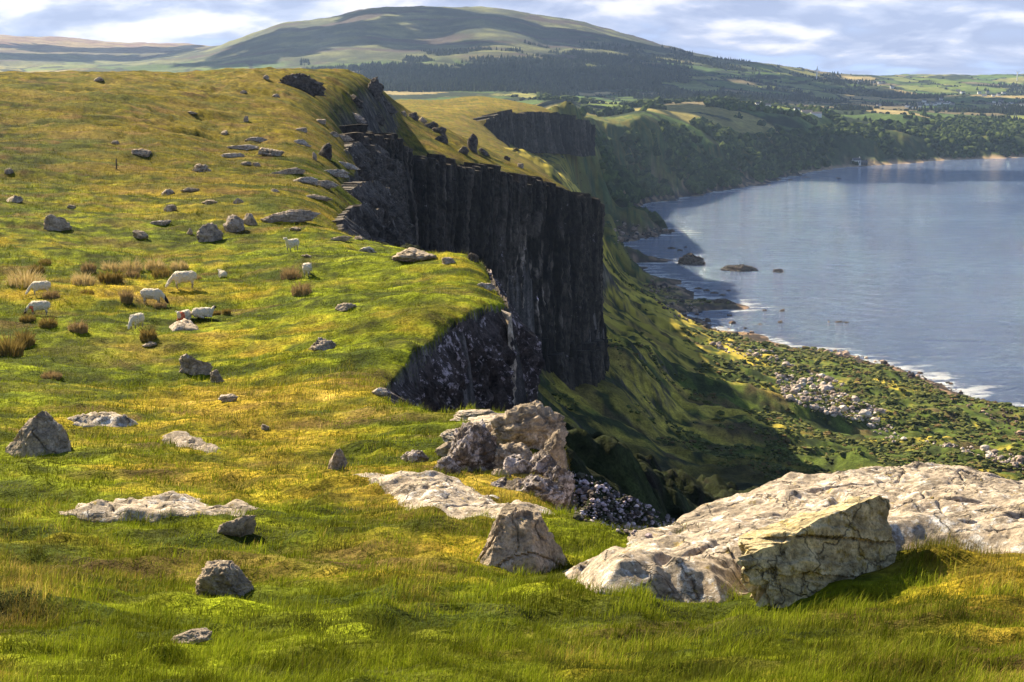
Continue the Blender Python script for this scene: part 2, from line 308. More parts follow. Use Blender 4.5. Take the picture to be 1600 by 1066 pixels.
def ground_colour(x, y, z, nz, d, s, isP):
    n = len(x); r = np.hypot(x, y)
    dr = dryness(x, y)-.1*ss(100, 180, np.hypot(x, y)); n1 = fbm(x/2.2, y/1.2, 4, 71); n2 = fbm(x/14, y/7, 4, 75); n3 = fbm(x/.5, y/.4, 3, 79)
    far = ss(60, 200, r)
    q = np.clip(dr+.32*n2+.30*n1*(1-.5*far), 0, 1)
    g = mixv(np.tile(GRASS_D, (n, 1)), np.tile(GRASS_G, (n, 1)), ss(-.5, .35, n1+.5*n2))
    c = mixv(g, np.tile(GRASS_Y, (n, 1)), ss(.25, .75, q)); c = mixv(c, np.tile(STRAW, (n, 1)), ss(.72, 1.0, q)*.7)
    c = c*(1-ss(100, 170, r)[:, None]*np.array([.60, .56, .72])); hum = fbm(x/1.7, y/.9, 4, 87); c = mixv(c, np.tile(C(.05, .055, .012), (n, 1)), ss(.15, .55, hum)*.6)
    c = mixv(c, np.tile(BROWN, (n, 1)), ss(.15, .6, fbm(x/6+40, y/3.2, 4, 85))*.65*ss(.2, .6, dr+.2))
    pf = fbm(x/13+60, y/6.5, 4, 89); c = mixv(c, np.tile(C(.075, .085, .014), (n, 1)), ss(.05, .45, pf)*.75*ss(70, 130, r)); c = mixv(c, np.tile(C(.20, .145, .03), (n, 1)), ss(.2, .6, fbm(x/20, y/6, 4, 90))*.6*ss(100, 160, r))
    # lower ground
    m1 = fbm(x/45, y/45, 5, 91); m2 = fbm(x/12, y/12, 4, 95)
    lo = mixv(np.tile(C(.46, .37, .06), (n, 1)), np.tile(C(.085, .12, .022), (n, 1)), ss(-.25, .45, m1+.4*m2+1.3*ss(.09, .19, x/np.maximum(y, 1)+.04*m1)-.55))
    lo = mixv(lo, np.tile(C(.035, .05, .015), (n, 1)), ss(.0, .35, m2+.3*m1))
    lo = mixv(lo, np.tile(C(.15, .09, .05), (n, 1)), ss(.25, .6, fbm(x/30+9, y/30, 4, 99))*.5)
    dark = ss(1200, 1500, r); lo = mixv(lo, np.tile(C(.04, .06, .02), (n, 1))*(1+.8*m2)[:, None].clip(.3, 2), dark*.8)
    shade_lo = (1-ss(290, 500, r+90*m1)); lo = mixv(lo, np.tile(C(.018, .024, .010), (n, 1)), shade_lo)  # near lower ground painted darker, standing for the shade below the cliff
    bz = np.clip(-s, 0, 1e9); shore = (1-ss(12, 45, bz+18*m2))*(r < 3000)
    shc = mixv(np.tile(C(.05, .04, .035), (n, 1)), np.tile(C(.30, .20, .13), (n, 1)), ss(-.1, .5, fbm(x/14, y/14, 4, 103)))
    lo = mixv(lo, shc, shore)
    sh2 = (1-ss(6, 18, bz))*(r >= 3000); lo = mixv(lo, np.tile(C(.42, .30, .20), (n, 1)), sh2)
    # far fields, forest and moor
    F = ss(2350, 2700, r)*(z > -125+0*z)*1.0
    F = np.where(r > 4300, 1.0, F)
    fc = far_colour(x, y, z, r)
    lo = mixv(lo, fc, F)
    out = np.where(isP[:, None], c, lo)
    steep = 1-ss(.45, .72, nz+.12*n1)
    rk = mixv(np.tile(ROCK*.55, (n, 1)), np.tile(C(.16, .14, .13), (n, 1)), ss(-.3, .6, n1+n3*.5))
    rk = np.where((~isP & (r < 260))[:, None], mixv(np.tile(C(.02, .017, .015), (n, 1)), np.tile(C(.03, .04, .015), (n, 1)), ss(-.2, .3, fbm(x/8, y/8, 4, 131))), rk)  # steep gully rock nearly black: its shade is put into the colour
    out = mixv(out, rk, steep*(r < 1000)); return out
def voro(x, y, s, seed):
    gx = np.floor(x/s).astype(np.int64); gy = np.floor(y/s).astype(np.int64); b1 = np.full(x.shape, 1e18); b2 = b1.copy(); idx = np.zeros(x.shape, np.int64)
    for dx in (-1, 0, 1):
        for dy in (-1, 0, 1):
            i = gx+dx; j = gy+dy; h = _h2(i, j, seed); h2 = _h2(i+50, j+7, seed+3)
            px = (i+.15+.7*h/4096)*s; py = (j+.15+.7*h2/4096)*s; dd = (np.abs(x-px)**1.6+np.abs(y-py)**1.6)**(1/1.6)
            c = dd < b1; b2 = np.where(c, b1, np.minimum(b2, dd)); idx = np.where(c, h, idx); b1 = np.where(c, dd, b1)
    return idx, b2-b1
def forest_mask(x, y, z, r):
    th = np.arctan2(x, y); T = z/r
    f = fbm(x/420, y/420, 4, 111)
    # plantation belt round the foot of the mountain
    m = ss(-.15, .0, f+.95-np.abs((z-(-22+40*np.sin(th*14)))/92.))*ss(4100, 4500, r)*(1-ss(.09, .14, th))*ss(-.15, -.12, th)
    m = np.maximum(m, ss(.25, .45, f)*ss(-.02, .06, th)*(z < 70)*ss(4100, 4500, r)*.9)
    glade = ss(.35, .5, fbm(x/500+9, y/260, 3, 113)); return np.clip(m-glade, 0, 1)
def far_colour(x, y, z, r):
    n = len(x); xr = x*.9+y*.35; yr = y*.9-x*.35
    idx, bd = voro(xr, yr*.62, 260., 5)
    pal = np.array([(.12, .20, .035), (.17, .24, .05), (.36, .31, .10), (.08, .14, .03), (.42, .34, .16), (.10, .18, .05), (.22, .26, .07), (.20, .17, .10), (.09, .15, .04), (.30, .30, .09)])
    c = pal[idx % len(pal)]*.72
    c = mixv(c, np.tile(C(.018, .028, .012), (n, 1)), (1-ss(8, 26, bd)))
    woods = ss(.28, .4, fbm(x/300, y/300, 4, 121)); c = mixv(c, np.tile(C(.016, .028, .012), (n, 1)), woods)
    nh = fbm(x/380, y/240, 5, 123)
    heath = mixv(np.tile(C(.05, .06, .035), (n, 1)), np.tile(C(.15, .16, .065), (n, 1)), ss(-.1, .5, nh)); heath = mixv(heath, np.tile(C(.06, .045, .04), (n, 1)), ss(.1, .5, fbm(x/600, y/300, 4, 127)))
    c = mixv(c, heath, ss(10, 70, z+40*nh)*ss(5200, 6500, r))
    moor = mixv(np.tile(C(.17, .10, .085), (n, 1)), np.tile(C(.25, .19, .11), (n, 1)), ss(-.3, .3, nh)); c = mixv(c, moor, ss(9500, 11500, r)*ss(0, 60, z))
    fm = forest_mask(x, y, z, r); c = mixv(c, np.tile(C(.014, .026, .014), (n, 1)), fm)
    return c
TH = np.concatenate([np.linspace(R(-75), R(-22), 110, endpoint=False), np.linspace(R(-22), R(22), 900, endpoint=False), np.linspace(R(22), R(60), 80)])
GZ = {}
def fan(name, rr, mat, label_kind):
    rg, tg = np.meshgrid(rr, TH, indexing='ij'); x = (rg*np.sin(tg)).ravel(); y = (rg*np.cos(tg)).ravel()
    z, d, s, Lz, D = heights(x, y, True)
    Z = z.reshape(rg.shape); X = x.reshape(rg.shape); Y = y.reshape(rg.shape)
    P = np.stack([X, Y, Z], -1); du = np.gradient(P, axis=1); dv = np.gradient(P, axis=0); nn = np.cross(du, dv); nz = np.abs(nn[..., 2])/np.maximum(np.linalg.norm(nn, axis=-1), 1e-12)
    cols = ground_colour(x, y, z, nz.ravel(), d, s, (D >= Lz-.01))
    F = gridF(*rg.shape)
    deep = (z < -197).reshape(rg.shape); keep = ~(deep[:-1, :-1] & deep[1:, 1:]).ravel(); F = F[keep]
    if rr[0] < 5: GZ['z'] = Z; GZ['c'] = cols.reshape(*rg.shape, 3)
    me = mesh_np(name, np.c_[x, y, z], F[:, ::-1], cols)
    o = link(name, me, mat); o['kind'] = 'structure'; return o
RSPLIT = 640.0
r1 = np.concatenate([np.linspace(1.2, 6.5, 14, endpoint=False), np.exp(np.arange(math.log(6.5), math.log(RSPLIT), .0058)), [RSPLIT]])
r2 = np.concatenate([np.exp(np.arange(math.log(RSPLIT), math.log(20000), .0065)), [20000.]])
M_ground = vcol_mat('grass_turf', (9.0, 1.8, .3), bump=1.0, bdist=.16, amp=(.5, 1.5))
M_far = vcol_mat('far_land', (.08, .012), bump=.5, bdist=3.0, amp=(.7, 1.3))
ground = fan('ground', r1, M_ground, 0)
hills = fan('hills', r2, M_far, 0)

def gz(x, y, what='z'):
    r = np.hypot(x, y); th = np.arctan2(x, y)
    fi = np.clip(np.interp(np.log(r), np.log(r1), np.arange(len(r1))), 0, len(r1)-1.001); fj = np.clip(np.interp(th, TH, np.arange(len(TH))), 0, len(TH)-1.001)
    i = fi.astype(int); j = fj.astype(int); a = fi-i; b = fj-j; G = GZ[what]
    if what == 'c': a = a[:, None]; b = b[:, None]
    return (G[i, j]*(1-a)+G[i+1, j]*a)*(1-b)+(G[i, j+1]*(1-a)+G[i+1, j+1]*a)*b
bpy.context.view_layer.update()
def hit(px, py):
    u = (px-800)/FPX; v = (533-py)/FPX; d = Vector((u, cP+v*sP, -sP+v*cP)).normalized()
    for o in (ground, hills):
        ok, p, n, i = o.ray_cast(Vector((0, 0, 0)), d, distance=50000)
        if ok: return np.array(p), np.array(n)
    return None, None
def ground_z(x, y):
    for o in (ground, hills):
        ok, p, n, i = o.ray_cast(Vector((x, y, 2000)), Vector((0, 0, -1)), distance=9000)
        if ok: return p.z
    return -190.
# ------------------------------------------------------------------ sea
def sea():
    th = np.linspace(R(-20), R(75), 240); rr = np.exp(np.linspace(math.log(350), math.log(26000), 200))
    rg, tg = np.meshgrid(rr, th, indexing='ij')
    V = np.c_[(rg*np.sin(tg)).ravel(), (rg*np.cos(tg)).ravel(), np.full(rg.size, -190.0)]
    sd = sdist(V[:, 0], V[:, 1], SEAPOLY); 
    me = mesh_np('sea', V, gridF(*rg.shape)[:, ::-1], np.repeat(sd[:, None], 3, 1))
    m = bpy.data.materials.new('sea_water'); m.use_nodes = True; t = m.node_tree; t.nodes.clear(); L = t.links.new
    geo = N(t, 'ShaderNodeNewGeometry'); P = geo.outputs['Position']
    mp = N(t, 'ShaderNodeMapping'); mp.inputs['Scale'].default_value = (.022, .05, 1); mp.inputs['Rotation'].default_value = (0, 0, R(-12)); L(P, mp.inputs[0])
    w1 = N(t, 'ShaderNodeTexNoise', i_Scale=1.6, i_Detail=6.0, i_Roughness=.6, i_Distortion=.5); L(mp.outputs[0], w1.inputs[0])
    w2 = N(t, 'ShaderNodeTexNoise', i_Scale=.12, i_Detail=6.0, i_Roughness=.6, i_Distortion=.8); L(mp.outputs[0], w2.inputs[0])
    mp3 = N(t, 'ShaderNodeMapping'); mp3.inputs['Scale'].default_value = (.18, .40, 1); mp3.inputs['Rotation'].default_value = (0, 0, R(-18)); L(P, mp3.inputs[0])
    w3 = N(t, 'ShaderNodeTexNoise', i_Scale=1.0, i_Detail=5.0, i_Roughness=.6); L(mp3.outputs[0], w3.inputs[0])
    h = math_(t, 'ADD', math_(t, 'MULTIPLY', w1.outputs[0], 3.0), math_(t, 'MULTIPLY', w3.outputs[0], .9))
    bp = N(t, 'ShaderNodeBump', i_Strength=1.0, i_Distance=3.2); L(h, bp.inputs['Height'])
    deep = ramp(t, [(.44, (.014, .055, .17)), (.57, (.14, .21, .34))]); L(math_(t, 'ADD', math_(t, 'MULTIPLY', w2.outputs[0], .4), math_(t, 'MULTIPLY', w1.outputs[0], .6)), deep.inputs[0])  # light and dark ripples painted in, standing for sky reflected by the waves
    at = N(t, 'ShaderNodeAttribute', attribute_name='tint')
    shallow = ramp(t, [(0.0, 1.0), (0.3, .5), (1.0, 0.0)]); L(math_(t, 'MULTIPLY', math_(t, 'ADD', math_(t, 'DIVIDE', at.outputs['Fac'], 1500.0), math_(t, 'MULTIPLY', math_(t, 'SUBTRACT', w2.outputs[0], .5), 1.2)), 1.0, clamp=True), shallow.inputs[0])
    col = mixc(t, math_(t, 'MULTIPLY', shallow.outputs[0], .75), deep.outputs[0], (.11, .135, .23))
    # surf where the swell breaks along the shore
    edge = ramp(t, [(0.0, 1.0), (0.35, .55), (1.0, 0.0)]); L(math_(t, 'DIVIDE', at.outputs['Fac'], 70.0, clamp=True), edge.inputs[0])
    mp4 = N(t, 'ShaderNodeMapping'); mp4.inputs['Scale'].default_value = (.03, .06, 1); L(P, mp4.inputs[0])
    fn = N(t, 'ShaderNodeTexNoise', i_Scale=1.0, i_Detail=9.0, i_Roughness=.7); L(mp4.outputs[0], fn.inputs[0])
    foam = math_(t, 'MULTIPLY', math_(t, 'SUBTRACT', math_(t, 'ADD', fn.outputs[0], math_(t, 'MULTIPLY', edge.outputs[0], .22)), .68), 14.0, clamp=True)
    foam = math_(t, 'MULTIPLY', foam, edge.outputs[0])
    col = mixc(t, foam, col, (.85, .87, .9))
    b = N(t, 'ShaderNodeBsdfPrincipled', i_Roughness=.10, i_IOR=2.6); L(col, b.inputs['Base Color']); L(bp.outputs[0], b.inputs['Normal'])
    b.inputs['Specular Tint'].default_value = (.52, .74, 1, 1)
    rr_ = N(t, 'ShaderNodeMapRange'); rr_.inputs[1].default_value = .35; rr_.inputs[2].default_value = .65; rr_.inputs[3].default_value = .12; rr_.inputs[4].default_value = .04; L(w1.outputs[0], rr_.inputs[0]); L(rr_.outputs[0], b.inputs['Roughness'])
    o = N(t, 'ShaderNodeOutputMaterial'); L(b.outputs[0], o.inputs[0])
    ob = link('sea', me, m); ob['kind'] = 'structure'
sea()
# ------------------------------------------------------------------ rock faces
def rock_mat(name, dark, light, lichen, lich_amt=.25, streak=False, scale=1.0, rough=.88, yellow=0.0, bump=.9, crk=None):
    m = bpy.data.materials.new(name); m.use_nodes = True; t = m.node_tree; t.nodes.clear(); L = t.links.new
    geo = N(t, 'ShaderNodeNewGeometry'); mp = N(t, 'ShaderNodeMapping'); L(geo.outputs['Position'], mp.inputs[0])
    mp.inputs['Scale'].default_value = (scale, scale, scale*(.12 if streak else 1.0))
    n1 = N(t, 'ShaderNodeTexNoise', i_Scale=1.6, i_Detail=9.0, i_Roughness=.65); L(mp.outputs[0], n1.inputs[0])
    mps = N(t, 'ShaderNodeMapping'); mps.inputs['Scale'].default_value = (scale,)*3; L(geo.outputs['Position'], mps.inputs[0])
    n2 = N(t, 'ShaderNodeTexNoise', i_Scale=3.1, i_Detail=10.0, i_Roughness=.72); L(mps.outputs[0], n2.inputs[0])
    n3 = N(t, 'ShaderNodeTexVoronoi', i_Scale=crk or 5.0); n3.feature = 'DISTANCE_TO_EDGE'; 
    wv = N(t, 'ShaderNodeVectorMath', operation='ADD'); L(mps.outputs[0], wv.inputs[0]); 
    nn = N(t, 'ShaderNodeTexNoise', i_Scale=2.0, i_Detail=4.0); L(mps.outputs[0], nn.inputs[0]); L(nn.outputs['Color'], wv.inputs[1]); L(wv.outputs[0], n3.inputs['Vector'])
    r1 = ramp(t, [(.30, dark), (.70, light)]); L(n1.outputs[0], r1.inputs[0])
    big = N(t, 'ShaderNodeTexNoise', i_Scale=.7, i_Detail=3.0); L(mps.outputs[0], big.inputs[0])
    la = math_(t, 'ADD', math_(t, 'MULTIPLY', n2.outputs[0], .75), math_(t, 'MULTIPLY', big.outputs[0], .35))
    lr = ramp(t, [(.70-lich_amt*.5, 0.0), (.74-lich_amt*.5, 1.0)]); L(la, lr.inputs[0])
    col = mixc(t, math_(t, 'MULTIPLY', lr.outputs[0], .8), r1.outputs[0], lichen)
    if yellow:
        n5 = N(t, 'ShaderNodeTexNoise', i_Scale=2.2, i_Detail=8.0, i_Roughness=.7); mo = N(t, 'ShaderNodeMapping'); mo.inputs['Location'].default_value = (7, 3, 2); mo.inputs['Scale'].default_value = (scale,)*3
        L(geo.outputs['Position'], mo.inputs[0]); L(mo.outputs[0], n5.inputs[0]); yr = ramp(t, [(.66-yellow*.3, 0.0), (.72-yellow*.3, 1.0)]); L(n5.outputs[0], yr.inputs[0])
        col = mixc(t, math_(t, 'MULTIPLY', yr.outputs[0], .75), col, (.42, .30, .05))
    n7 = N(t, 'ShaderNodeTexNoise', i_Scale=9.0, i_Detail=12.0, i_Roughness=.8); L(mps.outputs[0], n7.inputs[0]); r7 = ramp(t, [(.36, .35), (.5, .95), (.64, 1.25)]); L(n7.outputs[0], r7.inputs[0]); col = mixc(t, 1.0, col, r7.outputs[0], 'MULTIPLY')
    n8 = N(t, 'ShaderNodeTexNoise', i_Scale=1.1, i_Detail=5.0, i_Roughness=.6, i_Distortion=1.0); L(mps.outputs[0], n8.inputs[0]); r8 = ramp(t, [(.38, .55), (.55, 1.1)]); L(n8.outputs[0], r8.inputs[0]); col = mixc(t, 1.0, col, r8.outputs[0], 'MULTIPLY')
    if streak:
        at = N(t, 'ShaderNodeAttribute', attribute_name='tint'); col = mixc(t, 1.0, col, at.outputs['Color'], 'MULTIPLY')
    ck = ramp(t, [(0.0, .45), (.035, 1.0)]); L(n3.outputs['Distance'], ck.inputs[0])
    if crk:
        ck = ramp(t, [(0.0, .25), (.012, .6), (.03, 1.0)]); L(n3.outputs['Distance'], ck.inputs[0]); col = mixc(t, .85, col, ck.outputs[0], 'MULTIPLY')
    h = math_(t, 'ADD', math_(t, 'MULTIPLY', n2.outputs[0], 1.0), math_(t, 'MULTIPLY', ck.outputs[0], .9 if crk else .25))
    h = math_(t, 'ADD', h, math_(t, 'ADD', math_(t, 'MULTIPLY', n1.outputs[0], .6), math_(t, 'MULTIPLY', n7.outputs[0], .5)))
    b = N(t, 'ShaderNodeBsdfPrincipled', i_Roughness=rough); b.inputs['Specular IOR Level'].default_value = .25; L(col, b.inputs['Base Color'])
    bp = N(t, 'ShaderNodeBump', i_Strength=bump, i_Distance=.12/scale); L(h, bp.inputs['Height']); L(bp.outputs[0], b.inputs['Normal'])
    o = N(t, 'ShaderNodeOutputMaterial'); L(b.outputs[0], o.inputs[0]); return m
M_basalt = rock_mat('columnar_basalt', (.013, .010, .008), (.11, .088, .072), (.42, .36, .40), .05, True, .35)
M_spur = rock_mat('spur_rock', (.04, .034, .03), (.20, .165, .14), (.45, .40, .36), .12, False, .8)
M_nose = rock_mat('lichened_rock', (.022, .018, .016), (.13, .10, .09), (.60, .50, .52), .20, False, 1.3)
M_boulder = rock_mat('boulder_rock', (.24, .19, .135), (.62, .50, .38), (.60, .55, .50), .12, False, 2.4, yellow=.15)
M_dark = rock_mat('dark_boulder', (.18, .145, .115), (.54, .44, .35), (.55, .50, .48), .18, False, 2.4)
M_lich = rock_mat('lichen_boulder', (.07, .055, .05), (.32, .26, .22), (.66, .59, .60), .30, False, 2.2)
M_slab = rock_mat('slab_rock', (.32, .25, .19), (.62, .53, .43), (.82, .80, .80), .20, False, 3.0, yellow=.22, crk=.42)
M_block = rock_mat('block_rock', (.40, .31, .16), (.80, .68, .42), (.75, .70, .60), .10, False, 3.2, yellow=.35, crk=.55)
M_sea = rock_mat('shore_rock', (.05, .038, .03), (.20, .14, .09), (.3, .2, .12), .05, False, .3)

def resample(pts, step):
    pts = np.array(pts, float); seg = np.linalg.norm(np.diff(pts[:, :2], axis=0), axis=1); cum = np.r_[0, np.cumsum(seg)]
    n = max(int(cum[-1]/step), 4); u = np.linspace(0, cum[-1], n)
    return np.c_[[np.interp(u, cum, pts[:, i]) for i in range(pts.shape[1])]].T, u
def cliff(name, top, bottom, cw, mat, proud, flare, seed, topjit=.5, vs=1.2, amp=.5, rough=.25, lichen=False, parent=None, lean=0.0, deep=.42, fleck=False, ease=.02, fit=False):
    """a rock face of upright columns under the polyline top; bottom gives the foot height at each point"""
    rs = np.random.default_rng(seed); per = 9; P, u = resample([(*a, b) for a, b in zip(top, bottom)], cw/per)
    n = len(P); tan = np.gradient(P[:, :2], axis=0); tan /= np.linalg.norm(tan, axis=1)[:, None]; k = int(per*1.5); ker = np.ones(2*k+1)/(2*k+1)
    tx = np.convolve(np.pad(tan[:, 0], k, 'edge'), ker, 'valid'); ty = np.convolve(np.pad(tan[:, 1], k, 'edge'), ker, 'valid'); nrm = np.c_[ty, -tx]; nrm /= np.linalg.norm(nrm, axis=1)[:, None]
    sc = max(.25, np.hypot(P[:, 0], P[:, 1]).mean()*.012); gt = np.max([heights(P[:, 0]-nrm[:, 0]*q*sc, P[:, 1]-nrm[:, 1]*q*sc) for q in (.4, 1.0, 1.8)], axis=0)
    if fit: P[:, 2] = np.minimum(P[:, 2]+.02*sc, gt-.3*sc)
    # column boundaries of unequal width
    b = [0.0]
    while b[-1] < u[-1]: b.append(b[-1]+cw*rs.uniform(.55, 1.5))
    b = np.array(b); ci = np.searchsorted(b, u, 'right')-1; w = b[ci+1]-b[ci]; f = (u-b[ci])/w
    prof = np.minimum(1, 2.6*np.minimum(f, 1-f))**.8                    # prism front with a groove at each joint
    zt = P[:, 2]+rs.normal(size=len(b))[ci]*topjit; zb = P[:, 3]; nr = max(int((zt-zb).max()/vs), 6)
    s = np.linspace(0, 1, nr); base = rs.random(len(b)+1)
    V = np.zeros((nr, n, 3)); 
    steps = rs.random((len(b)+1, 5)); sa = rs.normal(size=(len(b)+1, 5))*.5
    for j, t in enumerate(s):
        z = zt*(1-t)+zb*t
        br = ((t > steps)*sa).sum(1)[ci]
        off = proud+(base[ci]-.5)*amp*2*cw+prof*cw*deep+br*cw*amp*.5*(t > .02)
        off = off+flare*t**2.6*(zt-zb)+lean*t*(zt-zb)+fbm(u/cw*.22, z/cw*.05+0*u, 3, seed)*cw*1.1+fbm(u/cw*2.2, z/cw*1.2, 3, seed+5)*rough*cw
        off = off*ss(-.001, ease, t)
        if t == 0: off = off-cw*.9-proud; z = z-.55*cw
        if j == 1: z = zt-.02*(zt-zb)
        V[j, :, 0] = P[:, 0]+nrm[:, 0]*off; V[j, :, 1] = P[:, 1]+nrm[:, 1]*off; V[j, :, 2] = z
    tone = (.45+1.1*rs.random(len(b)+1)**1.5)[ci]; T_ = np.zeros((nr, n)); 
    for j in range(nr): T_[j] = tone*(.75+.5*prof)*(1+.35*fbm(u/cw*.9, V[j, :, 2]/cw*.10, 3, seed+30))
    if fleck:
        for j in range(nr):
            z = V[j, :, 2]; fr = (z-zb)/(zt-zb); xx = P[:, 0]; m = np.exp(-(((xx-5.0)/7)**2)-((fr-.58)/.22)**2)+.7*np.exp(-(((xx-8)/12)**2)-((fr-.12)/.12)**2)
            T_[j] *= 1+6*m*ss(.12, .38, fbm(u/cw*1.5, z/cw*.22, 4, seed+40)); T_[j] *= 1-.6*np.exp(-(((xx-9.0)/4)**2)-((fr-.72)/.06)**2)
    F = gridF(nr, n); me = mesh_np(name, V.reshape(-1, 3), F, np.repeat(T_.reshape(-1, 1), 3, 1), smooth=False)
    o = link(name, me, mat, parent); return o
top = [P3(*q) for q in ((550, 214, 262), (556, 205, 285), (575, 205, 305), (600, 214, 328), (622, 228, 348), (640, 240, 362), (660, 240, 368), (700, 245, 376), (760, 257, 390), (840, 275, 408), (880, 288, 418), (905, 297, 426), (917, 303, 436), (922, 308, 452), (924, 312, 480), (925, 316, 520))]
bot = [-42, -46, -50, -56, -64, -72, -76, -82, -88, -92, -95, -98, -100, -102, -104, -106]
o = cliff('sea_cliff', top, bot, 1.95, M_basalt, 1.0, .0, 3, topjit=.9, vs=.8, amp=.38, deep=.75, fleck=True); tag(o, 'tall dark wall of upright basalt columns with white streaks, below the headland edge', 'cliff')
# flared foot of the wall: broken, wider rock that spreads onto the slope
top2 = [P3(*q) for q in ((770, 570, 384), (820, 570, 398), (880, 560, 411), (912, 545, 422), (922, 530, 432), (928, 520, 445), (932, 520, 480))]
o2 = cliff('cliff_foot', [(x, y, z) for x, y, z in top2], [-116]*7, 2.2, M_basalt, 1.2, .22, 5, topjit=3, vs=.9, amp=.5); o2.parent = o
far = [P3(*q) for q in ((752, 185, 1255), (764, 176, 1283), (790, 175, 1305), (830, 174, 1345), (870, 176, 1405), (893, 185, 1436), (902, 190, 1480), (910, 195, 1560))]
o = cliff('sea_cliff', far, [-62, -64, -66, -68, -72, -76, -78, -80], 5.5, M_basalt, 4, .12, 9, topjit=1.2, vs=1.8, amp=.3); tag(o, 'distant dark cliff band along the edge of the far golden headland', 'cliff')
nose = [P3(*q) for q in ((596, 592, 46.5), (604, 566, 49), (640, 531, 53.5), (700, 502, 57.5), (740, 480, 60), (765, 470, 62), (786, 466, 63.4), (797, 462, 65), (790, 448, 70), (768, 420, 78), (742, 397, 87))]
o = cliff('rock_wall', nose, [-18, -20, -24, -27, -29, -30, -30, -30, -30, -28, -26], .6, M_nose, .42, .02, 13, ease=.1, fit=True, topjit=.06, vs=.14, amp=.3, rough=.4); tag(o, 'pale-lichened dark rock face under the grassy nose beside the gully', 'rock face')
# ------------------------------------------------------------------ boulders and outcrops
import bmesh
def ico(sub):
    bm = bmesh.new(); bmesh.ops.create_icosphere(bm, subdivisions=sub, radius=1.0); bm.verts.ensure_lookup_table()
    V = np.array([v.co[:] for v in bm.verts]); F = np.array([[v.index for v in f.verts] for f in bm.faces]); bm.free(); return V, F
ICO = {k: ico(k) for k in (1, 2, 3, 4, 5, 6)}
def rock_verts(w, d, h, seed, cuts=12, sub=4, rough=.06, flat=None, rnd=.0, taper=None):
    V, F = ICO[sub]; V = V.copy(); rs = np.random.default_rng(seed)
    nn = rs.normal(size=(cuts, 3)); nn /= np.linalg.norm(nn, axis=1)[:, None]
    if flat is not None: nn = np.vstack([nn, flat]); nn /= np.linalg.norm(nn, axis=1)[:, None]
    dd = rs.uniform(.5+.3*rnd, .85+.12*rnd, size=len(nn))
    for n_, q in zip(nn, dd):
        p = V@n_; m = p > q; V[m] -= ((p[m]-q)*.94)[:, None]*n_
    V -= (V.max(0)+V.min(0))/2; V /= np.abs(V).max(axis=0)
    lo_ = V[:, 2] < 0; e_ = np.maximum(np.sqrt(np.maximum(1-V[:, 2]**2, 0)), .45)**-.75; V[lo_, 0] *= e_[lo_]; V[lo_, 1] *= e_[lo_]; V /= np.abs(V).max(axis=0)
    tp = rs.uniform(.0, .28) if taper is None else taper; sk = rs.uniform(-.3, .3)*(taper is None); q = (V[:, 2]+1)/2; V[:, 0] = V[:, 0]*(1-tp*q)+sk*q; V[:, 1] *= (1-tp*.6*q)
    nz = fbm3(V*1.6+seed, 3, 3)*rough*1.6+fbm3(V*6+seed, 4, 7, .6)*rough*.8
    ck = np.abs(pn3(V*np.array([1.2, 1.2, 3.4])+seed*3, 9)); nz -= (ck < .05)*rough*.9
    V *= (1+nz)[:, None]; return V*np.array([w/2, d/2, h/2]), F
USED = []
def boulder(name, px, py, wp, hp, mat, label, cat='boulder', seed=0, cuts=12, sub=5, rough=.09, depth=.8, sink=.36, tilt=0, yaw=None, r=None, flat=None, group=None, rnd=0, taper=None):
    if r is None: p, n = hit(px, py)
    else: p = np.array(P3(px, py, r))
    rr = np.linalg.norm(p); fs = 1.08 if rr < 35 else .9; hp = hp*(.78 if rr > 60 and mat is not M_spur else 1); mat = M_boulder if (mat is M_dark and rr > 60 and wp < 36) else mat; w = wp*rr/FPX*fs; hh = hp*rr/FPX/(1-sink)*fs
    V, F = rock_verts(w, w*depth, hh, seed+11, cuts, sub, rough, flat, rnd, taper)
    az = math.atan2(p[0], p[1]); ya = -az if yaw is None else yaw
    ct, st = math.cos(tilt), math.sin(tilt); V = V@np.array([[ct, 0, -st], [0, 1, 0], [st, 0, ct]]).T
    me = mesh_np(name, V, F, smooth=sub > 4); 
    o = link(name, me, mat); o.rotation_euler = (0, 0, ya); o.location = (p[0]+math.sin(az)*w*depth*.3, p[1]+math.cos(az)*w*depth*.3, p[2]+hh*(.5-sink))
    tag(o, label, cat, group); USED.append((o.location.x, o.location.y, w*.42)); return o
B = boulder
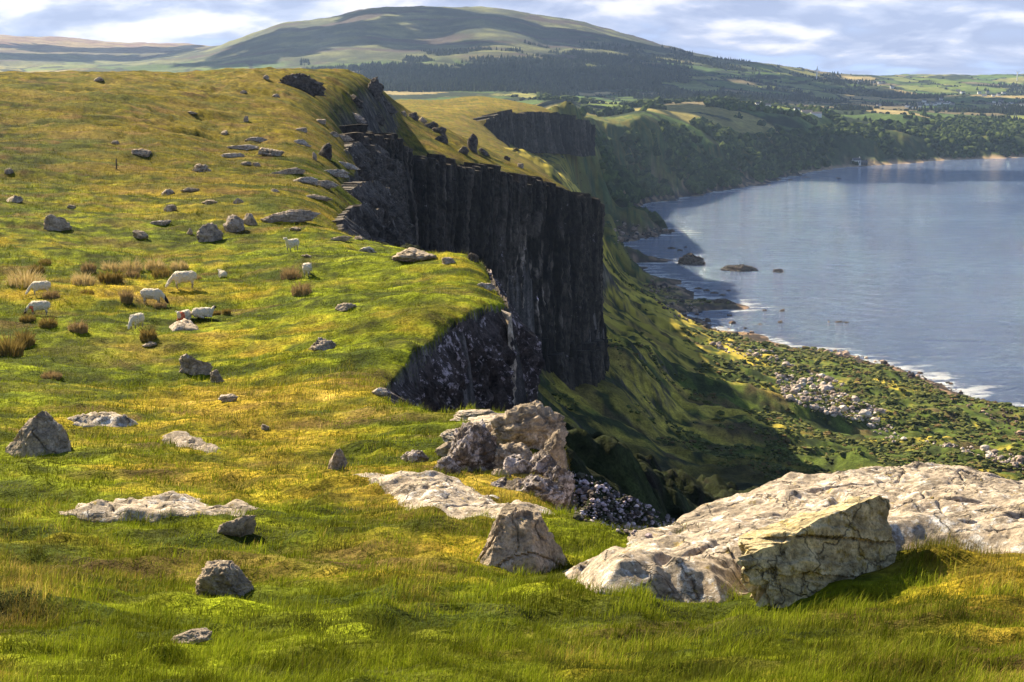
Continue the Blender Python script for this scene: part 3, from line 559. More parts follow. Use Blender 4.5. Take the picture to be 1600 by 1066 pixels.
def hull_rock(px, py, wp, hp, pts, mat, label, seed, depth=.8, cuts=3, rough=.03, r=None):
    """a boulder with chosen corners, split into rough facets"""
    p = hit(px, py)[0] if r is None else np.array(P3(px, py, r)); rr = np.linalg.norm(p); w = wp*rr/FPX; h = hp*rr/FPX*1.06; az = math.atan2(p[0], p[1])
    bm = bmesh.new(); [bm.verts.new((a*w, b*w*depth*2, c*h)) for a, b, c in pts]; g = bmesh.ops.convex_hull(bm, input=bm.verts)
    bmesh.ops.triangulate(bm, faces=bm.faces)
    for _ in range(5): bmesh.ops.subdivide_edges(bm, edges=bm.edges, cuts=1, use_grid_fill=True); bmesh.ops.triangulate(bm, faces=bm.faces) if _ < 1 else None
    bm.verts.ensure_lookup_table(); V = np.array([v.co[:] for v in bm.verts]); F = [[v.index for v in f.verts] for f in bm.faces]; bm.free()
    c = V.mean(0); D_ = V-c; u = D_/np.linalg.norm(D_, axis=1)[:, None]; q = V/w
    n = fbm3(q*2.2+seed, 4, 3, .55)*1.6+fbm3(q*9+seed, 4, 7, .6)*.55-1.6*(np.abs(pn3(q*np.array([1.5, 1.5, 3.2])+seed, 9)) < .045)-.8*(np.abs(pn3(q*3.1+seed*2, 19)) < .03)
    rd = np.linalg.norm(D_/np.array([w*.5, w*depth*.5, h*.5]), axis=1); V = V+u*(n*rough*w)[:, None]-u*(np.maximum(0, rd-1.15)*.10*w)[:, None]
    me = bpy.data.meshes.new('boulder'); me.from_pydata(V.tolist(), [], F); o = link('boulder', me, mat); o.location = (p[0]+math.sin(az)*w*.25, p[1]+math.cos(az)*w*.25, p[2]-.05*h); o.rotation_euler = (0, 0, -az); tag(o, label, 'boulder'); USED.append((o.location.x, o.location.y, w*.45)); return o
hull_rock(58, 712, 104, 66, [(-.5, -.1, -.12), (-.36, .32, -.1), (.44, -.28, -.1), (.5, .2, -.1), (-.12, -.36, -.1), (.12, 0, 1), (.17, .1, .97), (.36, -.1, .62), (-.06, -.12, .76), (-.38, -.05, .30), (.47, 0, .30), (.1, -.34, .12)], M_boulder, 'big pointed boulder, pale on the left and dark on the right, alone in the grass', 21)
hull_rock(812, 888, 158, 82, [(-.5, -.1, -.1), (-.32, -.38, -.1), (.2, -.42, -.1), (.52, 0, -.1), (.3, .35, -.1), (-.3, .35, -.1), (-.20, -.10, .96), (-.12, .12, 1), (.10, -.12, .93), (.24, .02, .90), (.12, .2, .9), (-.36, -.15, .42)], M_boulder, 'squat pyramid-shaped boulder in the grass left of the great rock slab', 37)
B('boulder', 354, 930, 84, 40, M_boulder, 'low brown boulder with a peaked top in the foreground grass', seed=52, sub=6, cuts=10, rough=.09, depth=.8)
B('boulder', 368, 838, 62, 26, M_boulder, 'small grey-brown rock half buried in foreground grass, above the peaked boulder', seed=55, sub=5, depth=.7)
B('boulder', 296, 1006, 62, 14, M_dark, 'flat grey stone almost hidden in the shaded grass at the bottom left', 'stone', seed=58, sub=5, sink=.4)
B('boulder', 526, 734, 40, 32, M_dark, 'small dark blocky boulder with pale top, left of the lichened boulder pile', seed=61, sub=5, cuts=14)
B('boulder', 592, 618, 36, 13, M_slab, 'small pale flat stone on the lip of the gully', 'stone', seed=63, sub=4, sink=.3)
B('boulder', 700, 640, 46, 16, M_boulder, 'pale stone lying at the edge of the gully below the rock nose', 'stone', seed=64, sub=5, sink=.3)
B('boulder', 357, 627, 34, 10, M_slab, 'small flat grey stone below the dark lichened outcrop', 'stone', seed=66, sink=.4)
B('boulder', 415, 672, 22, 10, M_slab, 'tiny grey stone in dry grass above and left of the blocky boulder', 'stone', seed=67, sink=.3)
B('rock_outcrop', 308, 586, 66, 32, M_dark, 'dark jagged outcrop with white lichen in the shaded grass below the sheep', 'outcrop', seed=70, sub=5, cuts=16, rough=.16)
B('rock_outcrop', 342, 598, 44, 20, M_dark, 'lower dark rock touching the right side of the jagged outcrop below the sheep', 'outcrop', seed=71, sub=5, cuts=16, rough=.16)
B('rock_outcrop', 505, 548, 70, 18, M_dark, 'low dark rock scar in the slope above the gully head', 'outcrop', seed=72, sub=5, cuts=16, rough=.2, sink=.4)
B('boulder', 540, 484, 38, 13, M_boulder, 'small pale rock with dark shadow in the bright grass left of the nose', seed=73, cuts=10)
B('rock_outcrop', 648, 408, 92, 24, M_boulder, 'broad pale fissured rock on the bright grass near the plateau lip', 'outcrop', seed=74, sub=5, rough=.14, sink=.35)
B('boulder', 702, 412, 36, 14, M_boulder, 'pale low rock just right of the broad fissured rock', seed=75)
B('rock_outcrop', 738, 408, 24, 14, M_spur, 'dark rock block on the plateau lip above the columns', 'outcrop', seed=76, cuts=14)
B('boulder', 326, 376, 48, 35, M_dark, 'big rounded fissured boulder, left one of the row on the slope above the sheep', seed=80, sub=5, cuts=22, rough=.1, rnd=.7)
B('boulder', 367, 362, 38, 35, M_dark, 'big rounded boulder in the middle of the row on the slope', seed=81, sub=5, cuts=22, rough=.08, rnd=.7)
B('boulder', 392, 352, 28, 26, M_dark, 'dark boulder at the right end of the row, against the rock ledge', seed=82, sub=5, cuts=20, rough=.08, rnd=.6)
B('rock_outcrop', 447, 346, 104, 24, M_dark, 'long low rock ledge running right from the row of boulders', 'outcrop', seed=83, sub=5, cuts=18, rough=.14, depth=.25, sink=.3)
B('boulder', 222, 373, 30, 17, M_boulder, 'small pale angular rock left of the row of boulders', seed=84)
B('boulder', 296, 366, 12, 13, M_boulder, 'tiny upright pale stone just left of the row of boulders', 'stone', seed=85)
B('rock_outcrop', 88, 360, 56, 30, M_boulder, 'pale streaked rock slanting up to the right on the left slope', 'outcrop', seed=86, sub=5, cuts=14, rough=.12, depth=.4, tilt=-.42)
B('boulder', 265, 331, 22, 15, M_boulder, 'small square grey rock above the little angular one', seed=87)
B('boulder', 262, 305, 30, 12, M_dark, 'small dark rock with pale top on the middle slope', seed=88)
B('boulder', 372, 318, 22, 12, M_boulder, 'small pale rock on the green slope above the row of boulders', seed=89)
B('rock_outcrop', 316, 268, 52, 17, M_boulder, 'rubbly pinkish outcrop on the slope right of the post', 'outcrop', seed=90, sub=5, cuts=20, rough=.2)
B('boulder', 22, 316, 28, 13, M_boulder, 'small pale rock near the left edge above the streaked rock', seed=91)
B('boulder', 15, 271, 15, 11, M_boulder, 'tiny round pale boulder at the far left on the dry slope', seed=92, rnd=.8)
B('rock_outcrop', 224, 243, 42, 14, M_boulder, 'grey flat outcrop above the post on the dry hill', 'outcrop', seed=93, rough=.14)
B('boulder', 180, 226, 16, 8, M_boulder, 'tiny pale stone left of the grey flat outcrop on the dry hill', 'stone', seed=94)
B('boulder', 350, 211, 20, 10, M_dark, 'small dark rock high on the golden slope', seed=95)
B('boulder', 385, 190, 11, 12, M_boulder, 'tiny pale upright stone high on the golden slope', 'stone', seed=96)
B('boulder', 153, 127, 20, 9, M_slab, 'pale rock on the skyline of the left hill', seed=97)
B('boulder', 415, 124, 13, 9, M_dark, 'small dark rock on the skyline left of the crag', seed=98)
B('rock_outcrop', 360, 246, 60, 9, M_slab, 'long pale slab low in the grass of the upper slope', 'outcrop', seed=99, depth=.3, sink=.4)
B('rock_outcrop', 375, 233, 58, 9, M_slab, 'flat pale slab just above the long one on the upper slope', 'outcrop', seed=100, depth=.3, sink=.4)
B('rock_outcrop', 425, 243, 46, 14, M_boulder, 'broken pale rocks right of the pale slabs on the upper slope', 'outcrop', seed=101, rough=.2)
B('rock_outcrop', 446, 272, 64, 13, M_boulder, 'low grey ledge in the upper slope beneath the broken pale rocks', 'outcrop', seed=102, depth=.3, rough=.12)
B('rock_outcrop', 505, 292, 52, 13, M_boulder, 'rounded pinkish ledge at the foot of the stepped crags', 'outcrop', seed=103, depth=.35, rough=.08, sub=5)
B('rock_outcrop', 384, 258, 26, 8, M_boulder, 'small grey rock between the pale slabs and the low grey ledge', 'stone', seed=104)
B('rock_outcrop', 506, 246, 36, 24, M_spur, 'dark square crag standing on bright grass at the plateau edge', 'crag', seed=105, cuts=16, sub=5, rough=.12)
B('rock_outcrop', 492, 250, 14, 18, M_boulder, 'pale broken stone against the left of the square crag', 'stone', seed=106)
B('rock_outcrop', 553, 244, 46, 12, M_spur, 'dark low ledge right of the square crag', 'crag', seed=107, cuts=16, sub=5, rough=.15)
B('rock_outcrop', 470, 140, 84, 24, M_spur, 'dark crag along the hilltop skyline', 'crag', seed=108, cuts=16, sub=5, rough=.18, depth=.4)
B('rock_outcrop', 585, 152, 34, 30, M_spur, 'dark rock head at the right end of the hilltop', 'crag', seed=109, cuts=16, sub=5, rough=.14)
B('rock_outcrop', 556, 163, 44, 15, M_spur, 'dark rocks below the rock head on the hill flank', 'crag', seed=110, cuts=16, sub=5, rough=.2)
B('rock_outcrop', 605, 172, 40, 18, M_spur, 'dark slanting rock on the right flank of the hill', 'crag', seed=111, cuts=16, sub=5, rough=.14, tilt=.35)
B('rock_outcrop', 556, 186, 40, 14, M_dark, 'grey ledge below the hilltop, above the ridge of columns', 'crag', seed=112, cuts=16, sub=5, rough=.2)
B('rock_outcrop', 590, 190, 24, 14, M_spur, 'rounded grey rock over the start of the columns', 'crag', seed=113, sub=5)
for k, (px, py, w_, h_, lb) in enumerate([(645, 186, 20, 12, 'dark rock at the top of the rubble ridge behind the columns'), (660, 192, 24, 12, 'pale rounded rock in the middle of the rubble ridge behind the columns'), (672, 200, 26, 11, 'dark rock low on the rubble ridge behind the columns'),
        (630, 180, 14, 9, 'small pale rock at the left end of the rubble ridge'), (686, 208, 26, 10, 'dark slab at the lower right end of the rubble ridge'), (690, 222, 26, 12, 'dark rock on the far slope just left of the rock stack'), (737, 236, 22, 26, 'upright blocky rock stack on top of the column wall'),
        (722, 240, 26, 12, 'dark rock left of the rock stack on the column wall'), (756, 242, 30, 11, 'dark rock right of the rock stack on the column wall'), (812, 262, 12, 10, 'small pale rock on the rim of the column wall'), (793, 251, 12, 8, 'small dark rock on the rim between the stack and the pale rock')]):
    B('rock_outcrop', px, py, w_, h_, M_spur if 'dark' in lb or 'stack' in lb else M_boulder, lb, 'crag', seed=120+k, cuts=16, rough=.14)
for k, (px, py, w_, h_, lb) in enumerate([(430, 152, 22, 7, 'small dark rock under the hilltop crag'), (300, 178, 24, 6, 'dark rock line in a fold of the golden hill'), (380, 146, 14, 7, 'small pale rock under the skyline of the golden hill'), (470, 205, 22, 8, 'pale rock on the golden flank below the crag'),
        (520, 212, 24, 9, 'dark rock on the flank below the grey ledge'), (500, 192, 22, 8, 'pale rock on the flank left of the grey ledge'), (330, 318, 30, 7, 'pale streak of rock in the green slope over the boulder row'), (112, 326, 16, 8, 'tiny pale rock over the streaked slanting rock'),
        (430, 300, 24, 7, 'low pale rock under the grey ledge'), (460, 360, 26, 7, 'flat pale stone right of the long rock ledge'), (560, 375, 26, 8, 'flat pale stone on the lip beyond the standing sheep'), (480, 402, 22, 6, 'flat stone in bright grass near the standing sheep'),
        (400, 260, 18, 8, 'tiny grey rock on the upper slope'), (118, 512, 34, 7, 'pale flat stone beside the dark rush clumps at left'), (235, 540, 30, 6, 'flat pale stone below the sheep grazing alone')]):
    B('boulder', px, py, w_, h_, M_dark if 'dark' in lb else M_boulder, lb, 'stone', seed=150+k, rough=.12, sink=.3)
for k, (px, py, w_, h_, lb) in enumerate([(540, 262, 56, 11, 'pale terrace of rock just above the crags, highest of three'), (520, 274, 60, 10, 'pale terrace of rock just above the crags, middle of three'), (478, 286, 56, 10, 'pale rock terrace on the green slope left of the pinkish ledge'), (470, 226, 44, 9, 'thin pale ledge left of the dark square crag'), (535, 218, 40, 9, 'thin grey ledge near the foot of the hill flank'),
        (400, 222, 50, 8, 'long thin pale ledge across the golden slope'), (500, 312, 60, 9, 'long flat rock below the pinkish ledge at the crag foot'), (530, 376, 44, 8, 'thin flat rock on the lip left of the broad fissured rock'), (300, 300, 36, 8, 'flat rock right of the small dark rock on the middle slope'), (250, 352, 34, 8, 'flat pale rock above the little angular rock'),
        (572, 394, 44, 9, 'low pale rock left of the broad fissured rock'), (760, 452, 40, 12, 'pale ledge at the crest of the grassy nose'), (782, 462, 26, 12, 'small pale rock at the very tip of the nose')]):
    B('rock_outcrop', px, py, w_, h_*1.25, M_slab if 'pale' in lb else M_boulder, lb, 'ledge', seed=260+k, rough=.12, depth=.35, sink=.3, cuts=18)
# boulder pile beside the gully
pile = [(742, 748, 84, 78, M_lich, 'big upright boulder speckled with lilac lichen, left in the pile by the gully', 5, .6, 27.5), (767, 712, 50, 44, M_boulder, 'rounded grey boulder perched above the lichen-speckled one', 6, .8, 30), (798, 748, 74, 48, M_boulder, 'pitted tan boulder in the middle of the pile by the gully', 6, .5, 27.3),
        (808, 745, 40, 30, M_lich, 'small lilac boulder against the pitted tan one', 4, .6, 26.6), (826, 706, 110, 66, M_boulder, 'great angular block with flat pale top, right in the pile', 9, .1, 29.6), (700, 745, 36, 30, M_lich, 'small lichened boulder at the left foot of the pile', 5, .6, 27),
        (652, 722, 30, 18, M_lich, 'white-lichened stone in the grass, leftmost near the pile', 8, .4, 28.5), (636, 716, 18, 12, M_slab, 'tiny white stone at the far left of the pile', 8, .4, 28.7), (697, 708, 30, 18, M_boulder, 'tan stone in the grass between the white-lichened stone and the pile', 5, .4, 29.5), (722, 688, 56, 14, M_slab, 'flat tan stone above the lichen-speckled boulder', 5, .3, 31.5),
        (772, 792, 70, 36, M_lich, 'low grey boulder at the front foot of the pile', 6, .5, 25), (830, 802, 90, 56, M_lich, 'dark speckled boulder at the lower right of the pile', 7, .4, 24.6), (872, 790, 44, 60, M_lich, 'ragged rock on the gully side at the lower right of the pile', 8, .3, 26.5), (866, 735, 44, 60, M_boulder, 'brown rock buttress under the flat-topped block', 8, .3, 28.3),
        (845, 762, 60, 50, M_lich, 'knobbly speckled rock between the block and the lower boulders', 8, .3, 27), (780, 770, 50, 34, M_dark, 'dark wedge of rock below the pitted tan boulder', 8, .3, 26.2), (735, 775, 46, 22, M_lich, 'speckled stone below the big upright boulder', 8, .3, 25.8), (812, 690, 46, 30, M_slab, 'pale tilted stone left against the flat-topped block', 8, .2, 30.8),
        (770, 672, 100, 16, M_slab, 'broad flat ledge behind the pile at the gully edge', 8, .1, 33), (822, 660, 84, 26, M_slab, 'tan ledge at the far right corner above the gully', 8, .1, 35), (745, 652, 80, 10, M_slab, 'thin pale ledge along the far edge above the gully', 6, .1, 36.5), (862, 690, 44, 40, M_slab, 'pale stepped rock at the right edge above the gully', 9, .1, 31.5)]
for k, (px, py, w_, h_, mt, lb, ct_, rd, r_) in enumerate(pile):
    B('boulder' if 'ledge' not in lb else 'rock_outcrop', px, py+3, w_*1.1, h_, mt, lb, 'boulder' if 'ledge' not in lb else 'ledge', seed=200+k, cuts=ct_+6, sub=6 if w_ > 40 else 5, rough=.11, r=r_, sink=.22, depth=.85, rnd=rd, taper=.08)
# stepped crags between the plateau and the great wall: fractured masses with grassy tops
def crag(pts, zb, label, seed, cw=2.0, mat=None, flare=.06):
    tp = [P3(*q) for q in pts]
    o = cliff('crag', tp, [zb]*len(tp), cw, mat or M_spur, .4, flare, seed, ease=.1, fit=True, topjit=.2, vs=.45, amp=.5, rough=.6); tag(o, label, 'crag'); return o
crag([(536, 346, 111), (534, 330, 124), (552, 312, 140), (600, 310, 148), (640, 316, 152), (664, 318, 156), (676, 330, 160), (684, 352, 163), (690, 350, 175)], -40, 'dark broken crag under the small grass tongue left of the great wall', 31, 1.5)
crag([(540, 292, 158), (556, 280, 172), (572, 272, 188), (610, 274, 200), (640, 284, 214), (655, 300, 222), (672, 318, 236), (690, 342, 250), (704, 372, 262)], -62, 'upper dark crag stepping down from the hill to the great wall', 33, 1.8)
crag([(530, 236, 225), (545, 222, 245), (562, 214, 266), (590, 222, 288), (612, 232, 305), (630, 246, 318)], -50, 'fluted dark crag where the ridge of columns begins below the hilltop', 35, 1.8)
pl = [P3(*q) for q in ((786, 478, 62.6), (789, 474, 62.3), (793, 472, 62.2), (797, 474, 62.4), (799, 476, 62.8))]  # rib added in paler rock colour to stand for the wall's sunlit edge
o = cliff('added_sunlit_rib', pl, [-26]*5, .32, M_boulder, .12, .005, 47, topjit=.02, vs=.2, amp=.2, rough=.3, ease=.2, fit=True); tag(o, 'added tall rib of rock at the right end of the gully wall, coloured tan as if sunlit', 'rock pillar')
# ------------------------------------------------------------------ bare rock slabs
def slab(name, pts, h, label, mat, cat='rock slab', seed=0, hf=None, res=.0016, lay=.05):
    Q = []
    for q in pts:
        if len(q) == 3: Q.append(P3(*q)[:2])
        else: p, n = hit(*q); Q.append((p[0], p[1]))
    Q = np.array(Q); c = Q.mean(0); rr = np.hypot(*c); st = max(rr*res, .02); x0, y0 = Q.min(0)-.2; x1, y1 = Q.max(0)+.2
    xs = np.arange(x0, x1, st); ys = np.arange(y0, y1, st); X, Y = np.meshgrid(xs, ys); sh = X.shape; x = X.ravel(); y = Y.ravel()
    L_ = math.sqrt((x1-x0)*(y1-y0)); d = sdist(x, y, Q)+fbm(x/L_*5, y/L_*5, 4, seed)*min(L_*.05, .13)
    g = gz(x, y); hh = h if hf is None else hf(x, y)
    a = ss(0, min(.12*L_+.05, .5), d)**.7
    bed = fbm(x/L_*2+seed, y/L_*3.5, 5, seed+3)*3.0; bed = np.clip(bed+1.5, 0, 4); q = np.floor(bed); fr = bed-q; bed = (q+ss(.82, 1, fr))*lay*.5
    crk = np.abs(fbm(x/L_*2.2+4, y/L_*2.2, 3, seed+9)); crk2 = np.abs(fbm(x/L_*4-4, y/L_*1.6, 3, seed+12))
    z = g+hh*a+bed*a*1.2+(fbm(x/.22, y/.16, 4, seed+6)*.022+fbm(x/1.3, y/.7, 4, seed+7)*.022)*rr/15*a-.10*(1-ss(0, .03, crk))*a-.06*(1-ss(0, .02, crk2))*a
    z = np.where(d < 0, g-.10+d*1.5, z)
    F = gridF(*sh); keep = (d.reshape(sh) > -.12); km = (keep[:-1, :-1] | keep[1:, 1:] | keep[1:, :-1] | keep[:-1, 1:]).ravel(); F = F[km]
    used = np.unique(F); mp = np.full(len(x), -1); mp[used] = np.arange(len(used)); V = np.c_[x, y, z][used]; org = np.array([c[0], c[1], V[:, 2].mean()])
    o = link(name, mesh_np(name, V-org, mp[F]), mat); o.location = org; tag(o, label, cat); SLABS.append(Q); return o
SLABS = []
slab('rock_slab', [(893, 930, 14.3), (905, 897, 15.4), (985, 850, 17.6), (1020, 824, 21.5), (1060, 800, 24), (1200, 760, 27), (1430, 730, 29), (1600, 740, 29), (2000, 756, 29), (2100, 900, 15.6), (1600, 872, 15.2), (1480, 868, 15.4), (1415, 880, 15.3), (1300, 915, 14.9), (1190, 930, 14.2), (1130, 948, 13.4), (1090, 942, 13.6), (1000, 944, 13.5), (930, 950, 13.4)], .25,
     'great pale rock slab on the right, overlooking the drop to the sea', M_slab, hf=lambda x, y: .16*(1-ss(14.5, 19, np.hypot(x, y)))+.07, seed=3, res=.0013, lay=.07)
slab('rock_slab', [(556, 752, 25.5), (640, 750, 25.6), (700, 752, 25.5), (790, 780, 23.2), (866, 806, 21.4), (866, 822, 20.4), (740, 832, 19.6), (640, 812, 20.8), (620, 775, 23.5)], .05, 'long pale rock slab behind the squat pyramid-shaped boulder', M_slab, seed=5, lay=.05)
slab('rock_slab', [(96, 800), (170, 786), (310, 779), (345, 792), (430, 797), (340, 806), (240, 815), (130, 812)], .05, 'low pale rock slab with ragged edge in the lit grass at the left', M_slab, seed=7, lay=.05)
slab('rock_slab', [(108, 655), (180, 650), (215, 662), (190, 668), (110, 664)], .06, 'narrow pale strip of rock right of the big pointed boulder', M_slab, seed=8)
slab('rock_slab', [(250, 682), (295, 676), (330, 694), (352, 710), (310, 706), (275, 698)], .08, 'grey layered rock strip in the grass between the pointed boulder and the blocky one', M_dark, seed=9)
slab('rock_slab', [(880, 868, 17.0), (985, 862, 17.2), (980, 885, 16.2), (890, 892, 15.8)], .04, 'small tan slab between the pyramid-shaped boulder and the great slab', M_slab, seed=10)
slab('rock_slab', [(262, 512), (285, 500), (300, 506), (312, 516), (270, 519)], .12, 'pale bare rock beside the resting sheep', M_slab, seed=12)
# leaning block of layered stone
def block():
    A, Bq, Cq, Dq = [np.array(P3(*q)) for q in ((1139, 880, 13.35), (1394, 768, 15.0), (1150, 952, 13.1), (1404, 856, 14.7))]
    A2, B2 = np.array(P3(1152, 842, 14.1)), np.array(P3(1378, 756, 15.9)); Cq[2] -= .22; Dq[2] -= .40; C2 = Cq+(A2-A)*1.0; D2 = Dq+(B2-Bq)*1.0
    nu, nv, nw = 150, 60, 44; V = []; F = []
    def tri(u, v, w): return ((A*(1-u)+Bq*u)*(1-v)+(Cq*(1-u)+Dq*u)*v)*(1-w)+((A2*(1-u)+B2*u)*(1-v)+(C2*(1-u)+D2*u)*v)*w
    faces = [(nu, nv, lambda a, b: (a, b, 0*a)), (nw, nu, lambda a, b: (b, 0*a, a)), (nw, nv, lambda a, b: (1+0*a, b, a)), (nv, nw, lambda a, b: (0*a, a, b)), (nv, nu, lambda a, b: (b, a, 1+0*a)), (nu, nw, lambda a, b: (a, 1+0*a, b))]
    off = 0; cen = tri(.5, .5, .5)
    for n1, n2, f in faces:
        a, b = np.meshgrid(np.linspace(0, 1, n1+1), np.linspace(0, 1, n2+1), indexing='ij'); u, v, w = [q.ravel()[:, None] for q in f(a, b)]
        p = tri(u, v, w); V.append(p); Fi = gridF(n1+1, n2+1)+off; F.append(Fi); off += len(p)
    V = np.vstack(V); F = np.vstack(F); key = np.round(V, 4); _, i0, inv = np.unique(key, axis=0, return_index=True, return_inverse=True); V = V[i0]; F = inv.ravel()[F]
    ax = (Bq-A)/np.linalg.norm(Bq-A); dn = (Cq-A)/np.linalg.norm(Cq-A); nr = np.cross(dn, ax)
    D_ = V-cen; rad = D_/np.linalg.norm(D_, axis=1)[:, None]; s_ = D_@dn; l_ = D_@ax; nrm = np.array(A-A2); nrm /= np.linalg.norm(nrm)
    q = fbm3(np.c_[l_*1.3, s_*4.5, D_@nrm*2], 4, 3, .55); 
    stp = np.floor((s_+.06*fbm3(np.c_[l_*2, s_*0, l_*0], 2, 5))/.11); hsh = np.sin(stp*12.9898)*43758.5453; hsh = hsh-np.floor(hsh)
    notch = (np.abs(s_+.10-.05*l_) < .018)*.05
    chip = np.maximum(0, np.linalg.norm(D_/np.array([1.2, .6, .6]), axis=1)-.72)*.25*(1+fbm3(D_*3, 3, 21))
    V = V+rad*(q*.045)[:, None]+nrm*((hsh-.5)*.055-notch)[:, None]-rad*chip[:, None]+rad*(fbm3(D_*9, 3, 8)*.014)[:, None]
    o = link('leaning_block', mesh_np('leaning_block', V-cen, F, smooth=False), M_block); o.location = (cen[0], cen[1], cen[2]+.04); SLABS.append(np.array([P3(*q)[:2] for q in ((1130, 965, 12.85), (1420, 870, 14.35), (1420, 800, 16), (1130, 860, 14.3))])); tag(o, 'long squared block of yellow-lichened stone leaning on the great slab', 'boulder'); USED.append((cen[0], cen[1], .9))
block()
# ------------------------------------------------------------------ vegetation
M_blade = vcol_mat('grass_blades', (), bump=0, rough=.75, spec=.04, transl=.30)
M_rush = vcol_mat('rush_stems', (), bump=0, rough=.8, spec=.1, transl=.25)
M_leaf = vcol_mat('bush_leaves', (.9,), bump=.5, bdist=.4, rough=.95, spec=.1)
M_conif = vcol_mat('far_leaves', (.15,), bump=.5, bdist=2, rough=.95, spec=.05)
def blades(x, y, z, L_, wd, col, lean, rs, name):
    n = len(x); yaw = rs.uniform(0, 2*np.pi, n); ld = rs.normal(.25, .9, n); bend = L_*rs.uniform(.15, .8, n)*lean
    bx = np.cos(ld)*bend; by = np.sin(ld)*bend; wx = np.cos(yaw)*wd/2; wy = np.sin(yaw)*wd/2
    b0 = np.c_[x-wx, y-wy, z-.02]; b1 = np.c_[x+wx, y+wy, z-.02]; hz = np.sqrt(np.maximum(L_**2-bend**2, (.3*L_)**2))
    m0 = np.c_[x-wx*.75+bx*.3, y-wy*.75+by*.3, z+hz*.6]; m1 = np.c_[x+wx*.75+bx*.3, y+wy*.75+by*.3, z+hz*.6]; tp = np.c_[x+bx, y+by, z+hz]
    V = np.stack([b0, b1, m1, m0, tp], 1).reshape(-1, 3); i = np.arange(n)*5
    F = np.stack([np.c_[i, i+1, i+2], np.c_[i, i+2, i+3], np.c_[i+3, i+2, i+4]], 1).reshape(-1, 3)
    return mesh_np(name, V, F, np.repeat(col, 5, axis=0), smooth=False)
def grass():
    rs = np.random.default_rng(5); n = 1000000
    u = rs.random(n); r = np.exp(math.log(7.6)+u**1.15*(math.log(240)-math.log(7.6))); th = rs.uniform(R(-21.5), R(21.5), n)
    nt = 70000; ti = rs.integers(0, nt, n); rt = np.exp(math.log(7.6)+rs.random(nt)**1.1*(math.log(250)-math.log(7.6))); tht = rs.uniform(R(-21.5), R(21.5), nt); tufted = rs.random(n) < .55; hm = rs.uniform(.6, 1.7, nt)[ti]; vm = rs.uniform(.42, 1.5, nt)[ti]
    r = np.where(tufted, rt[ti]*(1+rs.normal(0, .006, n)), r); th = np.where(tufted, tht[ti]+rs.normal(0, .006, n), th); hm = np.where(tufted, hm, .7); vm = np.where(tufted, vm, 1.0)
    x = r*np.sin(th); y = r*np.cos(th); tt = np.clip(r*.004, .03, .3)
    # gather into tufts
    cx = np.round(x/(tt*5)+pn(x, y, 3)); k = rs.random(n) < .5
    z = gz(x, y); d = sdist(x, y, EDGE); ok = d > -.02*r*.5
    for Q in SLABS:
        m = (x > Q[:, 0].min()-.2) & (x < Q[:, 0].max()+.2) & (y > Q[:, 1].min()-.2) & (y < Q[:, 1].max()+.2)
        if m.any():
            L_ = math.sqrt(np.ptp(Q[:, 0])*np.ptp(Q[:, 1])); q = sdist(x[m], y[m], Q)+fbm(x[m]/L_*6, y[m]/L_*6, 3, 3)*L_*.05; ok[np.nonzero(m)[0][q > .03*L_]] = False
    for (a, b, w) in USED: ok &= ((x-a)**2+(y-b)**2) > (w*.8)**2
    # steep rock carries no grass
    z2 = gz(x, y+.02*r); ok &= (np.abs(z2-z)/(.02*r) < 1.1)
    x, y, z, r = x[ok], y[ok], z[ok], r[ok]; hm = hm[ok]; vm = vm[ok]; n = len(x)
    dr = dryness(x, y); pa = fbm(x/1.6, y/1.0, 3, 201); pb = fbm(x/.45, y/.45, 3, 203); pc = fbm(x/7, y/4, 3, 205)
    q = np.clip(dr-.06+.26*pa+.2*pc+rs.normal(0, .15, n), 0, 1)
    base = gz(x, y, 'c'); g = mixv(np.tile(C(.09, .12, .007), (n, 1)), np.tile(C(.21, .255, .012), (n, 1)), rs.random(n)); g = mixv(g, np.tile(C(.26, .27, .03), (n, 1)), (rs.random(n) < .25)*.7)
    s = mixv(np.tile(C(.34, .24, .035), (n, 1)), np.tile(C(.58, .44, .14), (n, 1)), rs.random(n))
    c = mixv(g, s, ss(.45, .8, q)); c = mixv(c, np.tile(C(.12, .07, .035), (n, 1)), ((rs.random(n) < .10) & (q > .4))*.8)
    c = c*vm[:, None]; dk = ss(.12, .5, fbm(x/2.4+31, y/1.3, 3, 211)); c = mixv(c, np.tile(C(.045, .05, .012), (n, 1)), dk*.6); c = c*(.62+.75*ss(-.4, .5, fbm(x/.8, y/.5, 2, 207)))[:, None]; c = mixv(c, base*1.15, ss(25, 90, r)*.85)
    tall = ss(-.15, .5, pb+.5*pa)
    L_ = (.03+.095*tall*rs.uniform(.35, 1.3, n)+.02*(q > .6))*(1+ss(20, 70, r)*1.3)*.95; L_ *= hm*np.where(r > 45, np.where(dr < .3, .55, 1.0), 1.0)
    wd = .0028*(r/9)**.85*rs.uniform(.7, 1.5, n)*np.where(q > .6, .75, 1.15)
    o = link('grass', blades(x, y, z, L_, wd, c, .98, rs, 'grass'), M_blade); o['kind'] = 'stuff'; o['label'] = 'rough windblown grass, green and straw coloured, over the headland'; o['category'] = 'grass'
grass()
